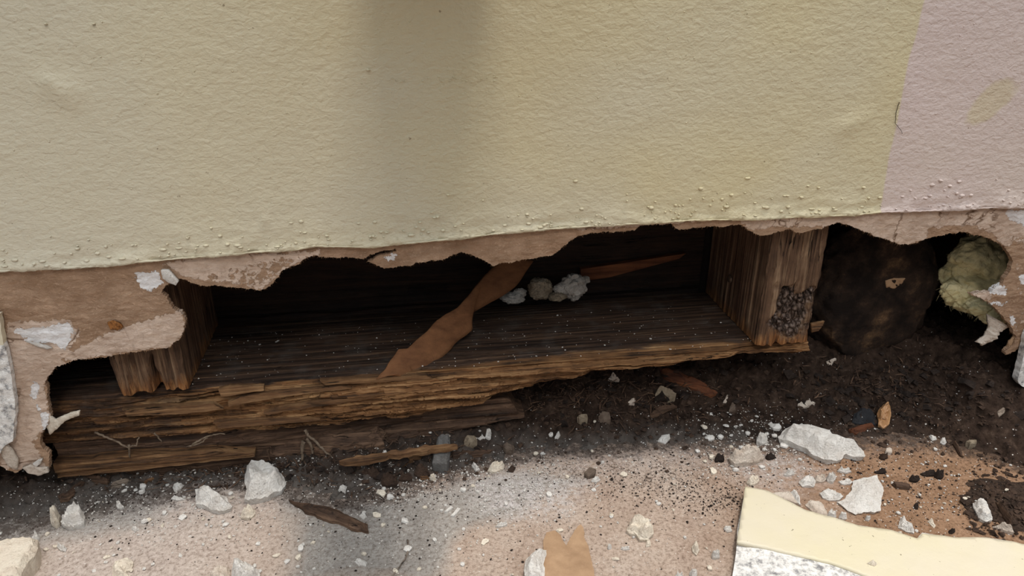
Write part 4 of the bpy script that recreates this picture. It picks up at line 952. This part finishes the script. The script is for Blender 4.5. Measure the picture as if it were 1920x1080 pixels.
# countless grit
def grit(name, n, mat, label, sampler, s0, s1, cat='grit', zf=None):
    vs, fs = [], []
    base = [Vector(p).normalized() for p in [(1, 0, -.4), (-.5, .87, -.4), (-.5, -.87, -.4), (.5, .6, .5), (-.9, 0, .4), (.4, -.7, .5), (0, 0, 1)]]
    F_ = [(0, 1, 3), (1, 4, 3), (1, 2, 4), (2, 5, 4), (2, 0, 5), (0, 3, 5), (3, 4, 6), (4, 5, 6), (5, 3, 6), (0, 2, 1)]
    for _ in range(n):
        x, y = sampler(); z = (zf(x, y) if zf else max(0.0002, gsoil(x, y)))
        s = random.uniform(s0, s1)*random.choice([.6, .7, 1, 1, 1.6]); a = random.uniform(0, 6.3); b = len(vs); e = random.uniform(.5, 1.3); h = random.uniform(.35, .8)
        for p in base:
            q = Vector((p.x*e, p.y, p.z*h))*s*random.uniform(.75, 1.2)
            vs.append((x+q.x*math.cos(a)-q.y*math.sin(a), y+q.x*math.sin(a)+q.y*math.cos(a), z+q.z+s*.15))
        fs += [tuple(b+i for i in f) for f in F_]
    o = link(name, mesh(name, vs, fs), M[mat], None, False); tag(o, label, cat, kind='stuff'); return o
def samp(boxes, insoil=False):
    def f():
        while True:
            b = random.choices(boxes, [q[4] for q in boxes])[0]
            px = random.gauss((b[0]+b[2])/2, (b[2]-b[0])/3.4); py = random.gauss((b[1]+b[3])/2, (b[3]-b[1])/3.4)
            if py < 560: continue
            v = ray(px, py)
            if v.y < .06 and (not insoil or v.y > interp(v.x, soil_edge)+.012): return v.x, v.y
    return f
grit('soil_grit', 4200, 'blackclod', 'fine dark soil crumbs strewn over floor and soil edge', samp([(1000, 840, 1420, 960, 5), (1240, 890, 1420, 970, 3), (0, 880, 560, 1000, 3), (560, 880, 900, 950, 3), (1600, 820, 1900, 1000, 4), (1500, 830, 1700, 900, 1), (200, 900, 1300, 1080, 2)]), .0002, .00062)
grit('plaster_grit', 6500, 'white', 'fine white plaster grit strewn over floor and soil', samp([(860, 870, 1110, 970, 5), (1300, 780, 1540, 900, 6), (0, 900, 560, 1010, 4), (640, 880, 900, 950, 3), (1540, 840, 1880, 1000, 2), (100, 850, 1500, 900, 6), (0, 950, 1400, 1080, 2), (1000, 760, 1800, 840, 2)]), .0002, .0006)
grit('plate_grit', 330, 'white', 'tiny white plaster specks dusting the top of the bottom plate', lambda: (random.uniform(.03, .41), random.uniform(.002, .07)**1.0), .0002, .0006, zf=lambda x, y: PT)
grit('soil_lumps', 2200, 'clod', 'loose brown soil lumps covering the dark soil', samp([(100, 840, 900, 900, 4), (900, 700, 1400, 830, 5), (1450, 680, 1900, 830, 6), (1820, 890, 1930, 1000, 5)]), .0006, .0021, 'soil')
grit('soil_lumps', 260, 'blackclod', 'bigger dark soil lumps covering the dark soil', samp([(600, 840, 900, 900, 3), (900, 700, 1400, 800, 4), (1500, 680, 1850, 800, 6)], True), .002, .0042, 'soil')
# rotten wood fibres and shreds mixed through the soil
fv, ff = [], []
sf = samp([(60, 850, 700, 920, 6), (850, 690, 1350, 790, 9), (1450, 660, 1850, 800, 3), (600, 810, 900, 880, 3)])
for _ in range(1500):
    x, y = sf(); z = gsoil(x, y)+random.uniform(0, .0035)
    t = Vector((random.gauss(0, 1), random.gauss(0, .6), random.gauss(0, .45))).normalized(); L = random.uniform(.002, .009); w = random.uniform(.00015, .0007)
    u = t.cross(Vector((0, 0, 1))).normalized()*w; n_ = Vector((0, 0, w*.7)); p = Vector((x, y, z)); b = len(fv)
    q = p+t*L*.5+n_*random.uniform(-3, 3); e = p+t*L
    for c, k in ((p, .6), (q, 1.), (e, .3)): fv += [c-u*k, c+u*k, c+n_*k]
    for a in (0, 3): ff += [(b+a, b+a+1, b+a+4, b+a+3), (b+a+1, b+a+2, b+a+5, b+a+4), (b+a+2, b+a, b+a+3, b+a+5)]
    ff += [(b, b+2, b+1), (b+6, b+7, b+8)]
tag(link('wood_shreds', mesh('wood_shreds', fv, ff), M['dwood'], None, False), 'brown rotten wood shreds and fibres mixed into the dark soil', 'wood shreds', kind='stuff')

# ------------------------------------------------------------ strands
def strand(name, px, r, mat, label, cat='strand', y=None, j=2.5):
    P3 = []
    for i in range(len(px)-1):
        for k in range(6):
            t = k/6; x = lerp(px[i][0], px[i+1][0], t)+random.uniform(-j, j)*.5; yy = lerp(px[i][1], px[i+1][1], t)+random.uniform(-j, j)*.5
            P3.append(U(x, yy, 1, y) if y is not None else ray(x, yy, r)+Vector((0, 0, 0)))
    o = link(name, tube(name, P3, [r*(1-.5*i/len(P3)) for i in range(len(P3))], 5), M[mat]); tag(o, label, cat); return o
strand('thin_stem', [(764, 1012), (766, 1030), (760, 1048), (745, 1068), (728, 1090)], .0006, 'gwood', 'long thin curved pale stem on the grey floor at the bottom', j=.6)
strand('cobweb_thread', [(1686, 192), (1680, 212), (1679, 232), (1690, 245), (1692, 252)], .00022, 'hair', 'fine dark curved hair on the wall at the paint colour boundary', y=-.0150, j=.8)
for i, (px, r, lab) in enumerate([([(572, 805), (578, 818), (595, 830), (612, 850), (640, 868)], .0011, 'tangled fibrous root running from the plate down to the long splinter'),
    ([(570, 828), (566, 845), (567, 866)], .0016, 'dangling grey root tuft left end beneath the plate'), ([(575, 822), (585, 840), (586, 852)], .0012, 'short dangling root beside the grey root tuft'),
    ([(178, 810), (205, 822), (240, 838), (255, 835), (262, 815)], .0008, 'thin root looping below the left stud'), ([(243, 835), (243, 862)], .0009, 'thin root hanging straight down below the left stud'),
    ([(290, 812), (300, 824), (306, 830)], .0006, 'tiny hooked root tip below the left stud'), ([(360, 835), (380, 822), (400, 815), (425, 812)], .0007, 'wispy root fibres under the plate right of the left stud'),
    ([(350, 838), (375, 832), (392, 818)], .0006, 'second wispy root beside the fibres under the plate')]):
    strand('root_strand', px, r, 'root', lab, 'root', y=.001)
